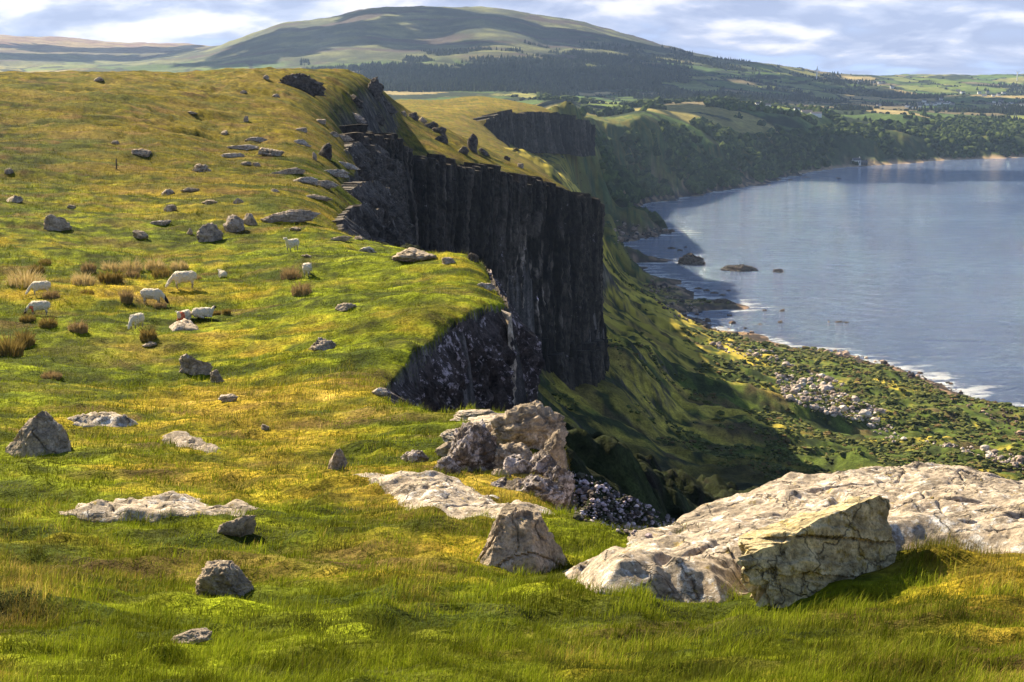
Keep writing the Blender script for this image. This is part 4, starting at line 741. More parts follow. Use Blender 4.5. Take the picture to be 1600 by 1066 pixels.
def rush_mesh(seed, n=260, h=.55, rad=.42):
    rs = np.random.default_rng(seed); a = rs.uniform(0, 2*np.pi, n); q = np.sqrt(rs.random(n))*rad; x = np.cos(a)*q; y = np.sin(a)*q; L_ = h*rs.uniform(.5, 1.1, n)*(1.1-.75*(q/rad)**2)
    bend = rs.uniform(.1, .75, n)*L_; dx = np.cos(a)*bend; dy = np.sin(a)*bend; w = .012; b0 = np.c_[x-w, y, 0*x-.05]; b1 = np.c_[x+w, y, 0*x-.05]; m0 = np.c_[x-w+dx*.35, y+dy*.35, L_*.6]; m1 = m0+np.array([2*w, 0, 0]); tp = np.c_[x+dx, y+dy, L_]
    V = np.stack([b0, b1, m1, m0, tp], 1).reshape(-1, 3); i = np.arange(n)*5; F = np.stack([np.c_[i, i+1, i+2], np.c_[i, i+2, i+3], np.c_[i+3, i+2, i+4]], 1).reshape(-1, 3)
    return V, F, rs
def rushes():
    P_ = [(14, 555, 46, 34, 1, 'dark rush clump at the left edge in the shade'), (62, 470, 0, 0, 0, ''), (75, 512, 28, 18, 1, 'dark rush tuft beside the pale flat stone at left'), (38, 540, 30, 26, 1, 'second dark rush clump from the left edge, in the shade'), (40, 445, 60, 26, 0, 'wide orange-brown rush patch behind the leftmost sheep'),
          (80, 466, 26, 14, 2, 'low brown rush tuft touching the leftmost sheep'), (58, 426, 24, 14, 1, 'small dark rush tuft above the orange-brown patch'), (70, 414, 20, 10, 1, 'dark rush tuft highest on the left of the pasture'), (139, 425, 22, 17, 2, 'dark brown round rush clump left of the long row of clumps'), (130, 445, 36, 20, 0, 'tan rush clump below the dark brown round one'),
          (165, 441, 20, 18, 1, 'dark olive rush clump in front of the long row'), (182, 441, 18, 18, 1, 'dark olive rush clump, right of its twin in front of the long row'), (172, 424, 26, 18, 0, 'tan rush clump at the left end of the long row'), (205, 424, 36, 22, 0, 'large tan rush clump in the middle of the long row'), (206, 434, 24, 14, 2, 'brown rush tuft under the large tan clump'),
          (243, 422, 32, 20, 0, 'tan rush clump at the right of the middle of the row'), (254, 434, 32, 20, 1, 'dark brown rush clump below the right part of the row'), (280, 420, 30, 14, 0, 'low tan rush clump at the right end of the row'), (198, 472, 18, 22, 2, 'thin brown rush tuft left of the side-on white sheep'), (136, 460, 22, 8, 1, 'small dark rush tuft between the sheep on the left'),
          (122, 518, 30, 18, 2, 'purplish brown rush clump below the left sheep'), (232, 530, 26, 18, 1, 'dark rush clump right under the sheep grazing alone'), (455, 436, 34, 20, 2, 'brown rush clump just left of the rightmost sheep'), (471, 460, 32, 20, 2, 'brown rush clump below the rightmost sheep'), (43, 502, 24, 12, 1, 'dark tuft at the head of the second left sheep'), (338, 493, 14, 8, 1, 'small dark tuft left of its twin, right of the resting sheep'), (354, 492, 12, 10, 1, 'tiny dark tuft right of its twin, beside the resting sheep'), (250, 480, 22, 8, 2, 'low brown tuft under the head of the side-on white sheep'), (303, 437, 26, 8, 2, 'low brown tuft at the head of the brownish grazing sheep'), (85, 660, 0, 0, 0, ''), (80, 590, 34, 10, 2, 'faint brown tuft in the shaded grass at left')]
    pal = [(C(.38, .29, .11), C(.60, .48, .26)), (C(.12, .09, .03), C(.34, .25, .08)), (C(.20, .14, .07), C(.38, .28, .14))]
    for k, (px, py, w_, h_, ci, lb) in enumerate(P_):
        if not w_: continue
        p, nn = hit(px, py); rr = np.linalg.norm(p); W_ = w_*rr/FPX; H_ = h_*rr/FPX
        V, F, rs = rush_mesh(300+k, 300, H_*1.05, W_*.46); a, b = pal[ci]; cc = mixv(np.tile(a, (len(V)//5, 1)), np.tile(b, (len(V)//5, 1)), rs.random(len(V)//5))
        o = link('rush_clump', mesh_np('rush_clump', V, F, np.repeat(cc, 5, axis=0), smooth=False), M_rush); o.location = (p[0], p[1], p[2]); tag(o, lb, 'rush clump', 'rush clumps in the sheep pasture')
rushes()
def blobs(name, pts, size, cols, sub, mat, label, cat, squash=.8, jit=.35, seed=3, cone=False):
    V0, F0 = ICO[sub]; n = len(pts); rs = np.random.default_rng(seed); m = len(V0)
    jitv = 1+rs.normal(0, jit, (n, m)).clip(-.5, .6)
    V = V0[None]*jitv[..., None]*size[:, None, None]*np.array([1, 1, squash])[None, None]
    if cone: k = np.clip((1-V0[:, 2])/2, .12, 1); V[..., 0] *= k; V[..., 1] *= k
    V[..., 2] += size[:, None]*squash*.55; V += pts[:, None, :]
    F = (F0[None]+(np.arange(n)*m)[:, None, None]).reshape(-1, 3)
    cv = np.repeat(cols, m, axis=0)*(1+rs.normal(0, .22, n*m)).clip(.4, 1.8)[:, None]
    o = link(name, mesh_np(name, V.reshape(-1, 3), F, cv, smooth=False), mat); o['kind'] = 'stuff'; o['label'] = label; o['category'] = cat; return o
def scatter(n, r0, r1_, t0, t1, seed):
    rs = np.random.default_rng(seed); r = np.exp(rs.uniform(math.log(r0), math.log(r1_), n)); th = rs.uniform(R(t0), R(t1), n); x = r*np.sin(th); y = r*np.cos(th)
    z, d, s, Lz, D = heights(x, y, True); return x, y, z, d, s, (D > Lz), r, rs
def undergrowth():
    x, y, z, d, s, isP, r, rs = scatter(120000, 200, 2200, 0, 24, 71)
    m1 = fbm(x/40, y/40, 4, 301); m2 = fbm(x/11, y/11, 3, 303); e = ss(.10, .19, x/y)*.82-.60
    k = (~isP) & (s < -14) & (m1+.6*m2+e > .02)
    x, y, z, r = x[k], y[k], z[k], r[k]; n = len(x); sz = (.28+.75*rs.random(n)**2)*np.clip(r/450, .6, 2.2)
    c = mixv(np.tile(C(.045, .06, .016), (n, 1)), np.tile(C(.15, .16, .04), (n, 1)), rs.random(n)); c = mixv(c, np.tile(C(.14, .09, .04), (n, 1)), (rs.random(n) < .10)*.8)
    blobs('undergrowth', np.c_[x, y, z], sz, c, 1, M_leaf, 'dark gorse and bracken covering the slope above the shore', 'undergrowth', squash=.55, jit=.5)
undergrowth()
def woods():
    x, y, z, d, s, isP, r, rs = scatter(90000, 4000, 8200, -15, 24, 73)
    k = (forest_mask(x, y, z, r) > .5); x, y, z, r = x[k], y[k], z[k], r[k]; n = len(x)
    c = mixv(np.tile(C(.014, .024, .014), (n, 1)), np.tile(C(.035, .05, .02), (n, 1)), rs.random(n))
    blobs('plantation', np.c_[x, y, z], rs.uniform(5, 9, n), c, 1, M_conif, 'dark conifer plantation round the foot of the mountain', 'forest', squash=1.3, cone=True, jit=.2)
    x, y, z, d, s, isP, r, rs = scatter(60000, 1900, 4300, 1, 24, 75)
    f = fbm(x/130, y/130, 4, 311); k = (s < -12) & (z > -188) & (((z < -118) & (f > -.12)) | ((z >= -118) & (f > .55)) | ((z < -90) & (r < 2900) & (f > -.1))); x, y, z, r = x[k], y[k], z[k], r[k]; n = len(x)
    c = mixv(np.tile(C(.025, .045, .012), (n, 1)), np.tile(C(.08, .11, .025), (n, 1)), rs.random(n)**1.5)
    blobs('woodland', np.c_[x, y, z], rs.uniform(4, 9, n), c, 1, M_conif, 'mixed woodland on the steep slope behind the bay', 'woodland', squash=.95)
    x, y, z, d, s, isP, r, rs = scatter(50000, 3600, 9000, 0, 24, 77)
    xr = x*.9+y*.35; yr = y*.9-x*.35; idx, bd = voro(xr, yr*.62, 260., 5); k = (bd < 12) & (z > -170) & (z < 60) & (rs.random(len(x)) < .3); x, y, z, r = x[k], y[k], z[k], r[k]; n = len(x)
    blobs('hedgerow_trees', np.c_[x, y, z], rs.uniform(3, 6.5, n), np.tile(C(.022, .036, .014), (n, 1)), 1, M_conif, 'dark hedgerows and trees between the far fields', 'hedgerows', squash=.8)
woods()
def stones(name, polys, n, s0, s1, pal, label, seed, mat):
    rs = np.random.default_rng(seed); pts = []; sz = []
    for poly, share in polys:
        poly = np.array(poly, float); lo_, hi_ = poly.min(0), poly.max(0); c = 0
        while c < n*share:
            q = rs.uniform(lo_, hi_); 
            if sdist(np.array([q[0]]), np.array([q[1]]), poly)[0] < 0: c += .05; continue
            p, nn = hit(*q); c += 1
            if p is None: continue
            pts.append(p); sz.append(rs.uniform(s0, s1)**1.0*np.linalg.norm(p)/FPX)
    pts = np.array(pts); sz = np.array(sz)*rs.choice([.5, .7, 1, 1.4, 2.4], len(sz), p=[.3, .25, .25, .15, .05]); c = np.array(pal)[rs.integers(0, len(pal), len(pts))]
    blobs(name, pts, sz, c, 2, mat, label, 'stones', squash=.75, jit=.14, seed=seed)
M_stone = vcol_mat('scree_stone', (1.2,), bump=.4, bdist=.2)
stones('scree', [([(1205, 580), (1250, 590), (1380, 640), (1370, 665), (1300, 650), (1225, 625)], .6), ([(1370, 650), (1410, 685), (1440, 700), (1400, 695), (1350, 668)], .06), ([(1110, 535), (1180, 540), (1250, 575), (1330, 600), (1310, 612), (1200, 565), (1120, 548)], .2), ([(1440, 690), (1500, 695), (1600, 715), (1600, 735), (1530, 715)], .14)], 900, 1.6, 3.6,
       [(.50, .42, .38), (.36, .30, .28), (.60, .54, .50), (.25, .2, .18)], 'pale tumbled scree on the undercliff', 81, M_stone)
stones('rubble', [([(885, 735), (925, 745), (1010, 790), (1060, 815), (1050, 842), (1000, 842), (900, 812)], 1.0)], 1100, .9, 3.2, [(.42, .35, .38), (.10, .085, .08), (.55, .48, .5), (.05, .045, .04), (.2, .17, .17), (.07, .07, .05)], 'white-lichened rubble in the dark gully below the boulder pile', 82, M_stone)
stones('shore_stones', [([(1010, 435), (1080, 470), (1110, 495), (1180, 520), (1150, 528), (1060, 500), (1000, 455)], .35), ([(1400, 575), (1440, 580), (1600, 655), (1600, 690), (1540, 650), (1430, 600)], .35), ([(960, 345), (1060, 360), (1040, 366), (960, 388)], .15), ([(1290, 545), (1400, 570), (1410, 578), (1290, 556)], .15)], 600, 1.0, 2.6, [(.12, .08, .06), (.28, .2, .15), (.4, .3, .24), (.06, .05, .05)], 'dark boulders and shingle along the shore', 83, M_stone)
def tree(px, py, hp, label, conifer):
    p, n = hit(px, py); rr = np.linalg.norm(p); H_ = hp*rr/FPX; e = bpy.data.objects.new('tree', None); COL.objects.link(e); e.location = p; tag(e, label, 'tree')
    V = []; F = []; k = 8
    for i, (z, w) in enumerate(((-1, .5), (H_*.4, .35), (H_*.9, .08))):
        for j in range(k): V.append((math.cos(j*2*math.pi/k)*w, math.sin(j*2*math.pi/k)*w, z))
    for i in range(2):
        for j in range(k): F.append((i*k+j, i*k+(j+1) % k, (i+1)*k+(j+1) % k, (i+1)*k+j))
    link('trunk', mesh_np('trunk', np.array(V), np.array(F), np.tile(C(.08, .06, .04), (len(V), 1))), M_conif, e)
    rs = np.random.default_rng(int(px)); n = 900; zz = rs.random(n)**1.3; rad = (1-zz)*.24*H_+.2 if conifer else np.sqrt(np.maximum(.02, 1-((zz-.5)/.5)**2))*.34*H_; a = rs.uniform(0, 6.283, n); q = rad*rs.uniform(.35, 1, n)
    pt = np.c_[np.cos(a)*q, np.sin(a)*q, H_*(.12+.88*zz) if conifer else H_*(.25+.75*zz)]; V0, F0 = ICO[1]; V = (V0[None]*(H_*.035)*rs.uniform(.5, 1.4, (n, 12, 1))+pt[:, None]).reshape(-1, 3); Fc = (F0[None]+(np.arange(n)*12)[:, None, None]).reshape(-1, 3)
    link('crown', mesh_np('crown', V, Fc, np.repeat(mixv(np.tile(C(.02, .04, .015), (n, 1)), np.tile(C(.07, .1, .03), (n, 1)), rs.random(n)), 12, axis=0), smooth=False), M_conif, e)
tree(1025, 246, 30, 'tall pointed conifer standing out on the wooded slope behind the bay', True)
tree(1045, 250, 18, 'round tree just right of the tall conifer on the wooded slope', False)
tree(1008, 252, 18, 'round tree just left of the tall conifer on the wooded slope', False)
tree(1060, 262, 16, 'low round tree below and right of the tall conifer', False)
# ------------------------------------------------------------------ sheep
def plain(name, col, rough=.8, bump=None):
    m = bpy.data.materials.new(name); m.use_nodes = True; t = m.node_tree; b = t.nodes['Principled BSDF']; b.inputs['Base Color'].default_value = (*col, 1); b.inputs['Roughness'].default_value = rough; b.inputs['Specular IOR Level'].default_value = .2
    n = N(t, 'ShaderNodeTexNoise', i_Scale=bump or 6.0, i_Detail=6.0); g = N(t, 'ShaderNodeNewGeometry'); t.links.new(g.outputs['Position'], n.inputs[0])
    mr = N(t, 'ShaderNodeMapRange'); mr.inputs[1].default_value = .3; mr.inputs[2].default_value = .7; mr.inputs[3].default_value = .75; mr.inputs[4].default_value = 1.2; t.links.new(n.outputs[0], mr.inputs[0]); cb = N(t, 'ShaderNodeCombineColor'); [t.links.new(mr.outputs[0], cb.inputs[q]) for q in range(3)]
    t.links.new(mixc(t, 1.0, (*col,), cb.outputs[0], 'MULTIPLY'), b.inputs['Base Color'])
    bp = N(t, 'ShaderNodeBump', i_Strength=.5, i_Distance=.03); t.links.new(n.outputs[0], bp.inputs['Height']); t.links.new(bp.outputs[0], b.inputs['Normal']); return m
M_wool = plain('fleece', (.70, .62, .49), .95, 25.); M_face = plain('dark_face', (.035, .028, .025), .7); M_pale = plain('pale_face', (.70, .64, .54), .8); M_red = plain('red_marker', (.62, .17, .09), .9); M_leg = plain('sheep_leg', (.30, .25, .20), .8)
def sheep(px, py, lenpx, yaw, pose, label, face='dark', mark=None, height=None):
    """body length along local +X; yaw 0 = facing right, 180 = facing left, 90 = away"""
    p, n = hit(px, py); rr = np.linalg.norm(p); S = lenpx*rr/FPX/1.48
    if pose == 'graze': neck = [(.50, 0, .62, .16), (.66, 0, .47, .115), (.78, 0, .27, .10), (.90, 0, .10, .055)]
    elif pose == 'stand': neck = [(.50, 0, .74, .16), (.62, 0, .90, .12), (.74, 0, 1.00, .105), (.90, 0, .93, .06)]
    else: neck = [(.48, 0, .62, .16), (.60, 0, .78, .12), (.68, .03, .90, .10), (.83, .06, .84, .058)]
    bz = .60 if pose != 'lie' else .30
    sk = [(0, 0, bz, .29), (-.22, 0, bz+.01, .29), (-.42, 0, bz+.02, .22), (.22, 0, bz, .27), (.40, 0, bz, .21)]; ed = [(0, 1), (1, 2), (0, 3), (3, 4)]
    if pose == 'lie': neck = [(a, b, c-.30+.0, d) for a, b, c, d in neck]
    k = 4
    for q in neck: sk.append(q); ed.append((k, len(sk)-1)); k = len(sk)-1
    head = k; hp = neck[-2]; 
    legs = []
    if pose != 'lie':
        for sx, base, kx in ((.34, 4, .03), (-.36, 2, -.05)):
            for sy in (-.13, .13):
                sk.append((sx, sy, .40, .09)); ed.append((base if base != 2 else 1, len(sk)-1)); sk.append((sx+kx, sy, .22, .042)); ed.append((len(sk)-2, len(sk)-1)); sk.append((sx+.0, sy, .03, .032)); ed.append((len(sk)-2, len(sk)-1))
    else:
        for sx, sy, tx in ((.34, -.18, .5), (.34, .18, .5), (-.25, -.22, .02), (-.25, .22, .02)):
            sk.append((sx, sy, .12, .09)); ed.append((4 if sx > 0 else 1, len(sk)-1)); sk.append((tx, sy*1.2, .05, .04)); ed.append((len(sk)-2, len(sk)-1))
    sk.append((-.55, 0, bz-.08, .05)); ed.append((2, len(sk)-1))
    me = bpy.data.meshes.new('sheep'); me.from_pydata([q[:3] for q in sk], ed, []); o = bpy.data.objects.new('sheep', me); COL.objects.link(o)
    sm = o.modifiers.new('skin', 'SKIN'); sm.use_smooth_shade = True
    for v, q in zip(me.skin_vertices[0].data, sk): v.radius = (q[3], q[3]*(.95))
    me.skin_vertices[0].data[0].use_root = True
    sb = o.modifiers.new('sub', 'SUBSURF'); sb.levels = 2; sb.render_levels = 2
    bpy.context.view_layer.update(); dg = bpy.context.evaluated_depsgraph_get(); m2 = bpy.data.meshes.new_from_object(o.evaluated_get(dg)); o.modifiers.clear(); o.data = m2; bpy.data.meshes.remove(me)
    bm = bmesh.new(); bm.from_mesh(m2)           # fleece swells the trunk; voxels fuse it all into one skin
    for ec, er in (((-.05, 0, bz+.01), (.50, .29, .28)), ((.28, 0, bz+.03), (.27, .25, .26)), ((-.34, 0, bz+.03), (.27, .27, .27))):
        g = bmesh.ops.create_icosphere(bm, subdivisions=3, radius=1.0); bmesh.ops.scale(bm, vec=er, verts=g['verts']); bmesh.ops.translate(bm, vec=ec, verts=g['verts'])
    m2 = bpy.data.meshes.new('sheep'); bm.to_mesh(m2); bm.free(); o.data = m2; rm = o.modifiers.new('fuse', 'REMESH'); rm.mode = 'VOXEL'; rm.voxel_size = .022
    bpy.context.view_layer.update(); m3 = bpy.data.meshes.new_from_object(o.evaluated_get(bpy.context.evaluated_depsgraph_get())); o.modifiers.clear(); o.data = m3; bpy.data.meshes.remove(m2); m2 = m3; m2.name = 'sheep'; m2.materials.clear()
    V = np.array([v.co[:] for v in m2.vertices]); fl = ss(.30, .38, V[:, 2]) if pose != 'lie' else ss(.06, .14, V[:, 2]); fl = fl*(1-ss(.5, .6, V[:, 0]))
    ec = np.array([-.03, 0, bz]); nv = (V-ec)/np.linalg.norm(V-ec, axis=1)[:, None]; V += nv*((.01+.035*fbm3(V*8, 3, 4, .7))*fl)[:, None]; m2.vertices.foreach_set('co', V.astype(np.float32).ravel())
    for mt in (M_wool, M_face if face == 'dark' else M_pale, M_leg, M_red): m2.materials.append(mt)
    for f in m2.polygons:
        c = f.center; f.use_smooth = True
        f.material_index = 1 if c.x > neck[-3][0]+.06 else (2 if (pose != 'lie' and c.z < .27 and c.x < .6) else 0)
        if mark == 'shoulder' and .30 < c.x < .55 and c.z < .62 and f.material_index == 0: f.material_index = 3
        if mark == 'rump' and c.x < -.42 and .35 < c.z < .62: f.material_index = 3
    hd = np.array(neck[-2][:3])
    for s_ in (-1, 1):                            # ears
        bm = bmesh.new(); bmesh.ops.create_icosphere(bm, subdivisions=2, radius=1); bmesh.ops.scale(bm, vec=(.035, .085, .022), verts=bm.verts); bmesh.ops.rotate(bm, cent=(0, 0, 0), matrix=__import__('mathutils').Matrix.Rotation(s_*-.35, 3, 'X'), verts=bm.verts); bmesh.ops.translate(bm, vec=(hd[0], hd[1]+s_*.15, hd[2]+.05), verts=bm.verts)
        em = bpy.data.meshes.new('ear'); bm.to_mesh(em); bm.free(); link('ear', em, M_face if face == 'dark' else M_pale, o)
    o.location = p; o.scale = (S, S, S); o.rotation_euler = (0, 0, R(yaw)); tag(o, label, 'sheep', 'sheep grazing in the pasture'); return o
sheep(64, 462, 36, 200, 'graze', 'white sheep grazing with head down to the left, topmost of the two at far left', 'pale')
sheep(62, 494, 38, 190, 'graze', 'white sheep with a reddish shoulder mark, lower of the two at far left', 'dark', 'shoulder')
sheep(214, 514, 38, 250, 'graze', 'white sheep grazing towards the viewer, alone just under the side-on one', 'pale')
sheep(238, 477, 42, -4, 'graze', 'white sheep seen side-on grazing to the right with a dark face', 'dark')
sheep(288, 452, 46, 195, 'graze', 'greyish sheep grazing behind the others with its long shadow to the right', 'pale')
sheep(288, 501, 38, 250, 'lie', 'white sheep with red marks resting beside the pale bare rock', 'pale', 'shoulder')
sheep(317, 497, 40, 28, 'lie', 'cream sheep lying down with its dark head raised, right of the red-marked one', 'dark')
sheep(457, 393, 32, 235, 'stand', 'white sheep standing with head up, highest of all on the bright slope', 'pale')
sheep(348, 434, 26, 120, 'lie', 'small white sheep lying by itself in the middle of the pasture', 'pale')
sheep(480, 432, 34, 90, 'graze', 'round white sheep seen from behind, rightmost of all', 'dark')
# ------------------------------------------------------------------ small man-made things
def boxes(bs):
    V = []; F = []
    for (x0, y0, z0, x1, y1, z1) in bs:
        i = len(V); V += [(x0, y0, z0), (x1, y0, z0), (x1, y1, z0), (x0, y1, z0), (x0, y0, z1), (x1, y0, z1), (x1, y1, z1), (x0, y1, z1)]
        F += [(i, i+3, i+2, i+1), (i+4, i+5, i+6, i+7), (i, i+1, i+5, i+4), (i+1, i+2, i+6, i+5), (i+2, i+3, i+7, i+6), (i+3, i, i+4, i+7)]
    return V, F
def py_mesh(name, V, F, mats, idx=None):
    me = bpy.data.meshes.new(name); me.from_pydata(V, [], F); [me.materials.append(m) for m in mats]
    if idx: [setattr(f, 'material_index', i) for f, i in zip(me.polygons, idx)]
    return me
M_post = plain('weathered_wood', (.09, .075, .06)); M_white = plain('white_render', (.80, .80, .78)); M_roof = plain('slate_roof', (.10, .10, .12)); M_wallg = plain('grey_render', (.42, .38, .34)); M_glass = plain('window_glass', (.03, .035, .04), .1); M_turb = plain('turbine_paint', (.85, .86, .88), .4)
def post():
    p, n = hit(182, 264); rr = np.linalg.norm(p); h = 15*rr/FPX; w = .07; k = 8; V = []; F = []
    for z, s in ((-.3, 1), (h*.5, .95), (h*.97, .9), (h, .6)):
        for j in range(k): V.append((math.cos(j*.785)*w*s+.02*z, math.sin(j*.785)*w*s, z))
    for i in range(3):
        for j in range(k): F.append((i*k+j, i*k+(j+1) % k, (i+1)*k+(j+1) % k, (i+1)*k+j))
    F.append(tuple(range(3*k, 4*k))); o = bpy.data.objects.new('fence_post', py_mesh('fence_post', V, F, [M_post])); COL.objects.link(o); o.location = p; tag(o, 'lone dark wooden post standing on the grassy slope', 'post')
post()
def house(px, py, wp, hp, label, yaw=0, wall=None, group=None, parts=False, cat='house', dp=.6):
    p, n = hit(px, py)
    if p is None: return
    rr = np.linalg.norm(p); w = wp*rr/FPX; h = hp*rr/FPX; d = max(6, w*dp); wl = wall or M_white; eh = h*.62
    V, F = boxes([(-w/2, -d/2, -4, w/2, d/2, eh)]); i = len(V); V += [(-w/2, 0, h), (w/2, 0, h)]; F += [(3, i, 7)] if False else []; F += [(4, 7, i), (5, i+1, 6)]
    RV = [(-w/2-.4, -d/2-.5, eh-.3), (w/2+.4, -d/2-.5, eh-.3), (w/2+.4, 0, h+.15), (-w/2-.4, 0, h+.15), (w/2+.4, d/2+.5, eh-.3), (-w/2-.4, d/2+.5, eh-.3)]; RF = [(0, 1, 2, 3), (3, 2, 4, 5)]
    if not parts:
        j = len(V); V += RV; F += [tuple(a+j for a in f) for f in RF]; idx = [0]*(len(F)-2)+[1]*2; o = bpy.data.objects.new('house', py_mesh('house', V, F, [wl, M_roof], idx)); COL.objects.link(o)
    else:
        o = bpy.data.objects.new('house', None); COL.objects.link(o); link('wall', py_mesh('wall', V, F, [wl]), None, o); r_ = link('roof', py_mesh('roof', RV, RF, [M_roof]), None, o)
        cv, cf = boxes([(w*.35, -.8, h-1.5, w*.35+1.4, .8, h+2)]); link('chimney', py_mesh('chimney', cv, cf, [wl]), None, r_)
        for q in (-.32, 0, .32): wv, wf = boxes([(q*w-1.0, -d/2-.08, eh*.35, q*w+1.0, -d/2-.003, eh*.8)]); link('window', py_mesh('window', wv, wf, [M_glass]), None, o)
    o.location = p; o.rotation_euler = (0, 0, R(yaw)); tag(o, label, cat, group); return o
house(1338, 257, 12, 10, 'white house at the water edge on the far shore of the bay', 10, None, None, True)
house(1350, 258, 9, 7, 'dark building just right of the white house at the water edge', 5, M_post, None, True)
house(1185, 166, 10, 6, 'white farmhouse among dark trees below the fields', 15, None, None, True)
house(1200, 167, 8, 5, 'smaller pale farmhouse right of the white one among dark trees', -10)
house(1260, 178, 16, 6, 'tan farm shed on the edge of the field above the wooded slope', 5, M_wallg); house(1275, 181, 16, 6, 'pale farm shed right of the tan one above the wooded slope', 0)
house(1245, 173, 8, 5, 'small white cottage left of the farm sheds above the slope', 0)
rs_ = np.random.default_rng(4)
for grp, lb, pts in (('white houses of the near part of the far town', 'small white house in the left cluster of the far town', [(1418, 168), (1425, 170), (1435, 163), (1437, 168), (1448, 165), (1456, 164), (1461, 165), (1466, 163), (1472, 161), (1478, 163), (1482, 162), (1488, 164), (1444, 160), (1470, 157), (1468, 171)]),
                     ('white houses of the far part of the far town', 'small white house in the right cluster of the far town', [(1553, 161), (1558, 166), (1562, 163), (1566, 169), (1572, 171), (1576, 166), (1580, 163), (1586, 172), (1590, 168), (1595, 166), (1556, 171), (1564, 160), (1583, 168)]),
                     ('pale buildings in the sunlit strip above the town', 'pale building in the sunlit strip of fields above the far town', [(1530, 147), (1538, 150), (1543, 146), (1552, 151), (1560, 150), (1497, 143), (1504, 146), (1568, 147)]),
                     ('white buildings on the ridge under the skyline', 'white building on the ridge under the right skyline', [(1338, 131), (1343, 130), (1348, 132), (1365, 130), (1374, 131), (1380, 131), (1394, 138)]),
                     ('houses scattered in the fields', 'lone white cottage in the dark fields below the far town', [(1469, 193), (1477, 192), (1373, 166), (1553, 204)])):
    for k, (px, py) in enumerate(pts): house(px, py, rs_.uniform(4, 8), rs_.uniform(3, 4.6), lb, rs_.uniform(-40, 40), [M_white, M_white, M_wallg][k % 3], grp)
def turbine(px, py, hp, label, rot):
    p, n = hit(px, py); rr = np.linalg.norm(p); H_ = hp*rr/FPX*.72; e = bpy.data.objects.new('wind_turbine', None); COL.objects.link(e); e.location = p; tag(e, label, 'wind turbine'); k = 12; V = []; F = []
    for z, w in ((-3, 3.2), (H_*.5, 2.5), (H_, 1.8)):
        for j in range(k): V.append((math.cos(j*2*math.pi/k)*w, math.sin(j*2*math.pi/k)*w, z))
    for i in range(2):
        for j in range(k): F.append((i*k+j, i*k+(j+1) % k, (i+1)*k+(j+1) % k, (i+1)*k+j))
    link('tower', py_mesh('tower', V, F, [M_turb]), None, e); v, f = boxes([(-1.8, -5, H_-1.8, 1.8, 4, H_+1.8)]); nac = link('nacelle', py_mesh('nacelle', v, f, [M_turb]), None, e)
    for b in range(3):
        a = R(rot+120*b); L_ = H_*.42; c, s = math.cos(a), math.sin(a); v = []
        for t_, w_ in ((0, 1.2), (.2, 2.2), (1, .4)):
            for q in ((-w_, -.4), (w_, -.4), (w_, .4), (-w_, .4)): v.append((c*t_*L_-s*q[0], -5.8+q[1], H_+s*t_*L_+c*q[0]))
        f = [(3, 2, 1, 0), (8, 9, 10, 11)]+[(i*4+j, i*4+(j+1) % 4, i*4+4+(j+1) % 4, i*4+4+j) for i in range(2) for j in range(4)]; link('blade', py_mesh('blade', v, f, [M_turb]), None, e)
turbine(1276, 124, 20, 'white wind turbine in the fields on the lower flank of the mountain', 90)
turbine(1589, 126, 16, 'white wind turbine on the far right skyline', 30)
# ------------------------------------------------------------------ rocks in the sea
def sea_rock(px, py, wp, hp, label, seed, mat=None, group=None, depth=.6, sub=5):
    x, y = SEA(px, py); rr = math.sqrt(x*x+y*y+190*190); w = wp*rr/FPX*1.08; h = hp*rr/FPX*1.5; V, F = rock_verts(w, w*depth, h*1.3, seed, 16, sub, .14)
    o = link('sea_rock', mesh_np('sea_rock', V, F, smooth=False), mat or M_sea); o.location = (x, y+w*depth*.3, -190-h*.12); tag(o, label, 'sea rock', group)
sea_rock(1086, 414, 52, 22, 'domed rock islet with a tawny top, largest in the sea near shore', 401)
sea_rock(1163, 424, 58, 12, 'long low reddish rock islet right of the domed one', 402)
sea_rock(1218, 426, 18, 6, 'small flat rock at the right end of the islets', 403)
sea_rock(1134, 478, 70, 12, 'weedy yellow-brown reef joined to the shore spit', 404, depth=.35)
sea_rock(1222, 487, 9, 5, 'small dark rock alone in the water right of the reef', 405, sub=3); sea_rock(1220, 505, 11, 5, 'small dark rock in the water just below the lone one', 406, sub=3); sea_rock(1196, 486, 8, 3, 'tiny rock in the water between the reef and the lone dark rock', 407, sub=3)
for k, (px, py, w_) in enumerate([(1094, 452, 16), (1106, 455, 14), (1118, 459, 16), (1130, 462, 12), (1138, 455, 8), (1310, 504, 12), (1322, 505, 10), (1296, 504, 8), (1140, 494, 8), (1165, 514, 8), (1188, 508, 8), (1050, 389, 14), (1072, 387, 6), (1062, 392, 10)]):
    sea_rock(px, py, w_, 3, 'dark skerry awash off the near shore', 410+k, None, 'skerries awash off the near shore', sub=3)
for k, (px, py, w_) in enumerate([(1262, 278, 14), (1310, 279, 12), (1255, 272, 10), (1235, 282, 12)]):
    sea_rock(px, py, w_, 2.4, 'thin dark skerry close under the far shore of the bay', 430+k, None, 'skerries under the far shore', sub=3)
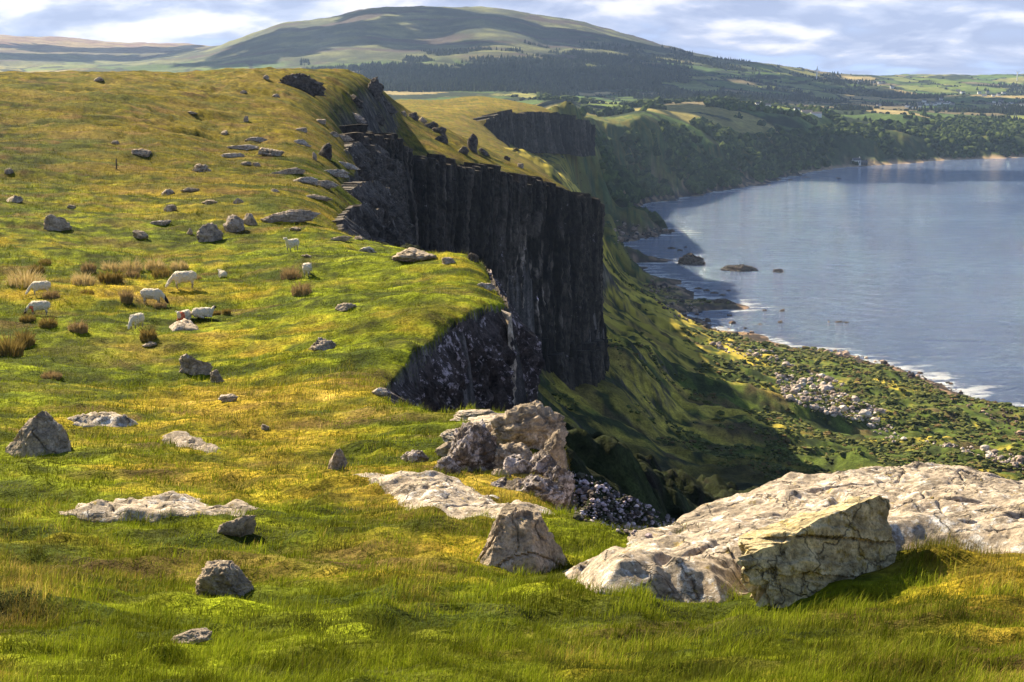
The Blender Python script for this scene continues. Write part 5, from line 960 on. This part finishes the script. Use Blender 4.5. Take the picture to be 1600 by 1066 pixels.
# ------------------------------------------------------------------ unseen clouds placed to shade mountain, plain and bay slope; the air between
def cloud(tx, ty, tz, H_, w, d, h, seed):
    k = (H_-tz)/SUNV[2]; c = np.array([tx, ty, tz])+SUNV*k; V, F = ICO[5]; V = V.copy(); nz = fbm3(V*2.0+seed, 5, 3, .65); V *= np.clip(1+nz*.9, .25, 2)[:, None]; V[:, 2] = np.where(V[:, 2] < 0, V[:, 2]*.4, V[:, 2]); V *= np.array([w/2, d/2, h/2])
    o = link('cloud', mesh_np('cloud', V, F), M_shade_cloud); o.location = c; return o  # unseen cloud, set on the sun line to shade the land
M_shade_cloud = plain('shade_cloud_vapour', (.9, .9, .92), 1.0)
CL_ = []
for k, (px, py, r_, w, d) in enumerate([(1150, 140, 6500, 900, 600), (620, 70, 7200, 700, 300), (400, 85, 7000, 500, 600), (150, 75, 11000, 1600, 700), (1350, 150, 5600, 1400, 350), (720, 115, 5400, 500, 500), (1170, 222, 3100, 800, 240), (1080, 118, 5600, 1500, 700), (900, 125, 5000, 700, 350), (780, 45, 8200, 900, 600), (640, 30, 8700, 600, 400), (500, 60, 7800, 800, 700), (930, 60, 8000, 1200, 500), (40, 100, 9500, 1500, 900)]):  # those over the plain and bay slope are added only to darken them
    x, y, z = P3(px, py, r_); o = cloud(x, y, z, 1500, w, d, 260, 500+k); tag(o, 'white cumulus cloud out of the picture, placed to shade the land below', 'cloud', 'unseen clouds placed to shade the land')
def haze():
    v, f = boxes([(-9000, -300, -215, 9000, 18500, 700)]); me = py_mesh('haze', v, f, []); m = bpy.data.materials.new('air'); m.use_nodes = True; t = m.node_tree; t.nodes.clear()
    pv = N(t, 'ShaderNodeVolumePrincipled', i_Density=HAZE_D, i_Anisotropy=.2); pv.inputs['Color'].default_value = (.42, .60, 1.0, 1); o_ = N(t, 'ShaderNodeOutputMaterial'); t.links.new(pv.outputs[0], o_.inputs['Volume'])
    o = link('haze', me, m); o['kind'] = 'stuff'; o['label'] = 'bluish haze in the distance'; o['category'] = 'haze'
HAZE_D = 0.000030
haze()
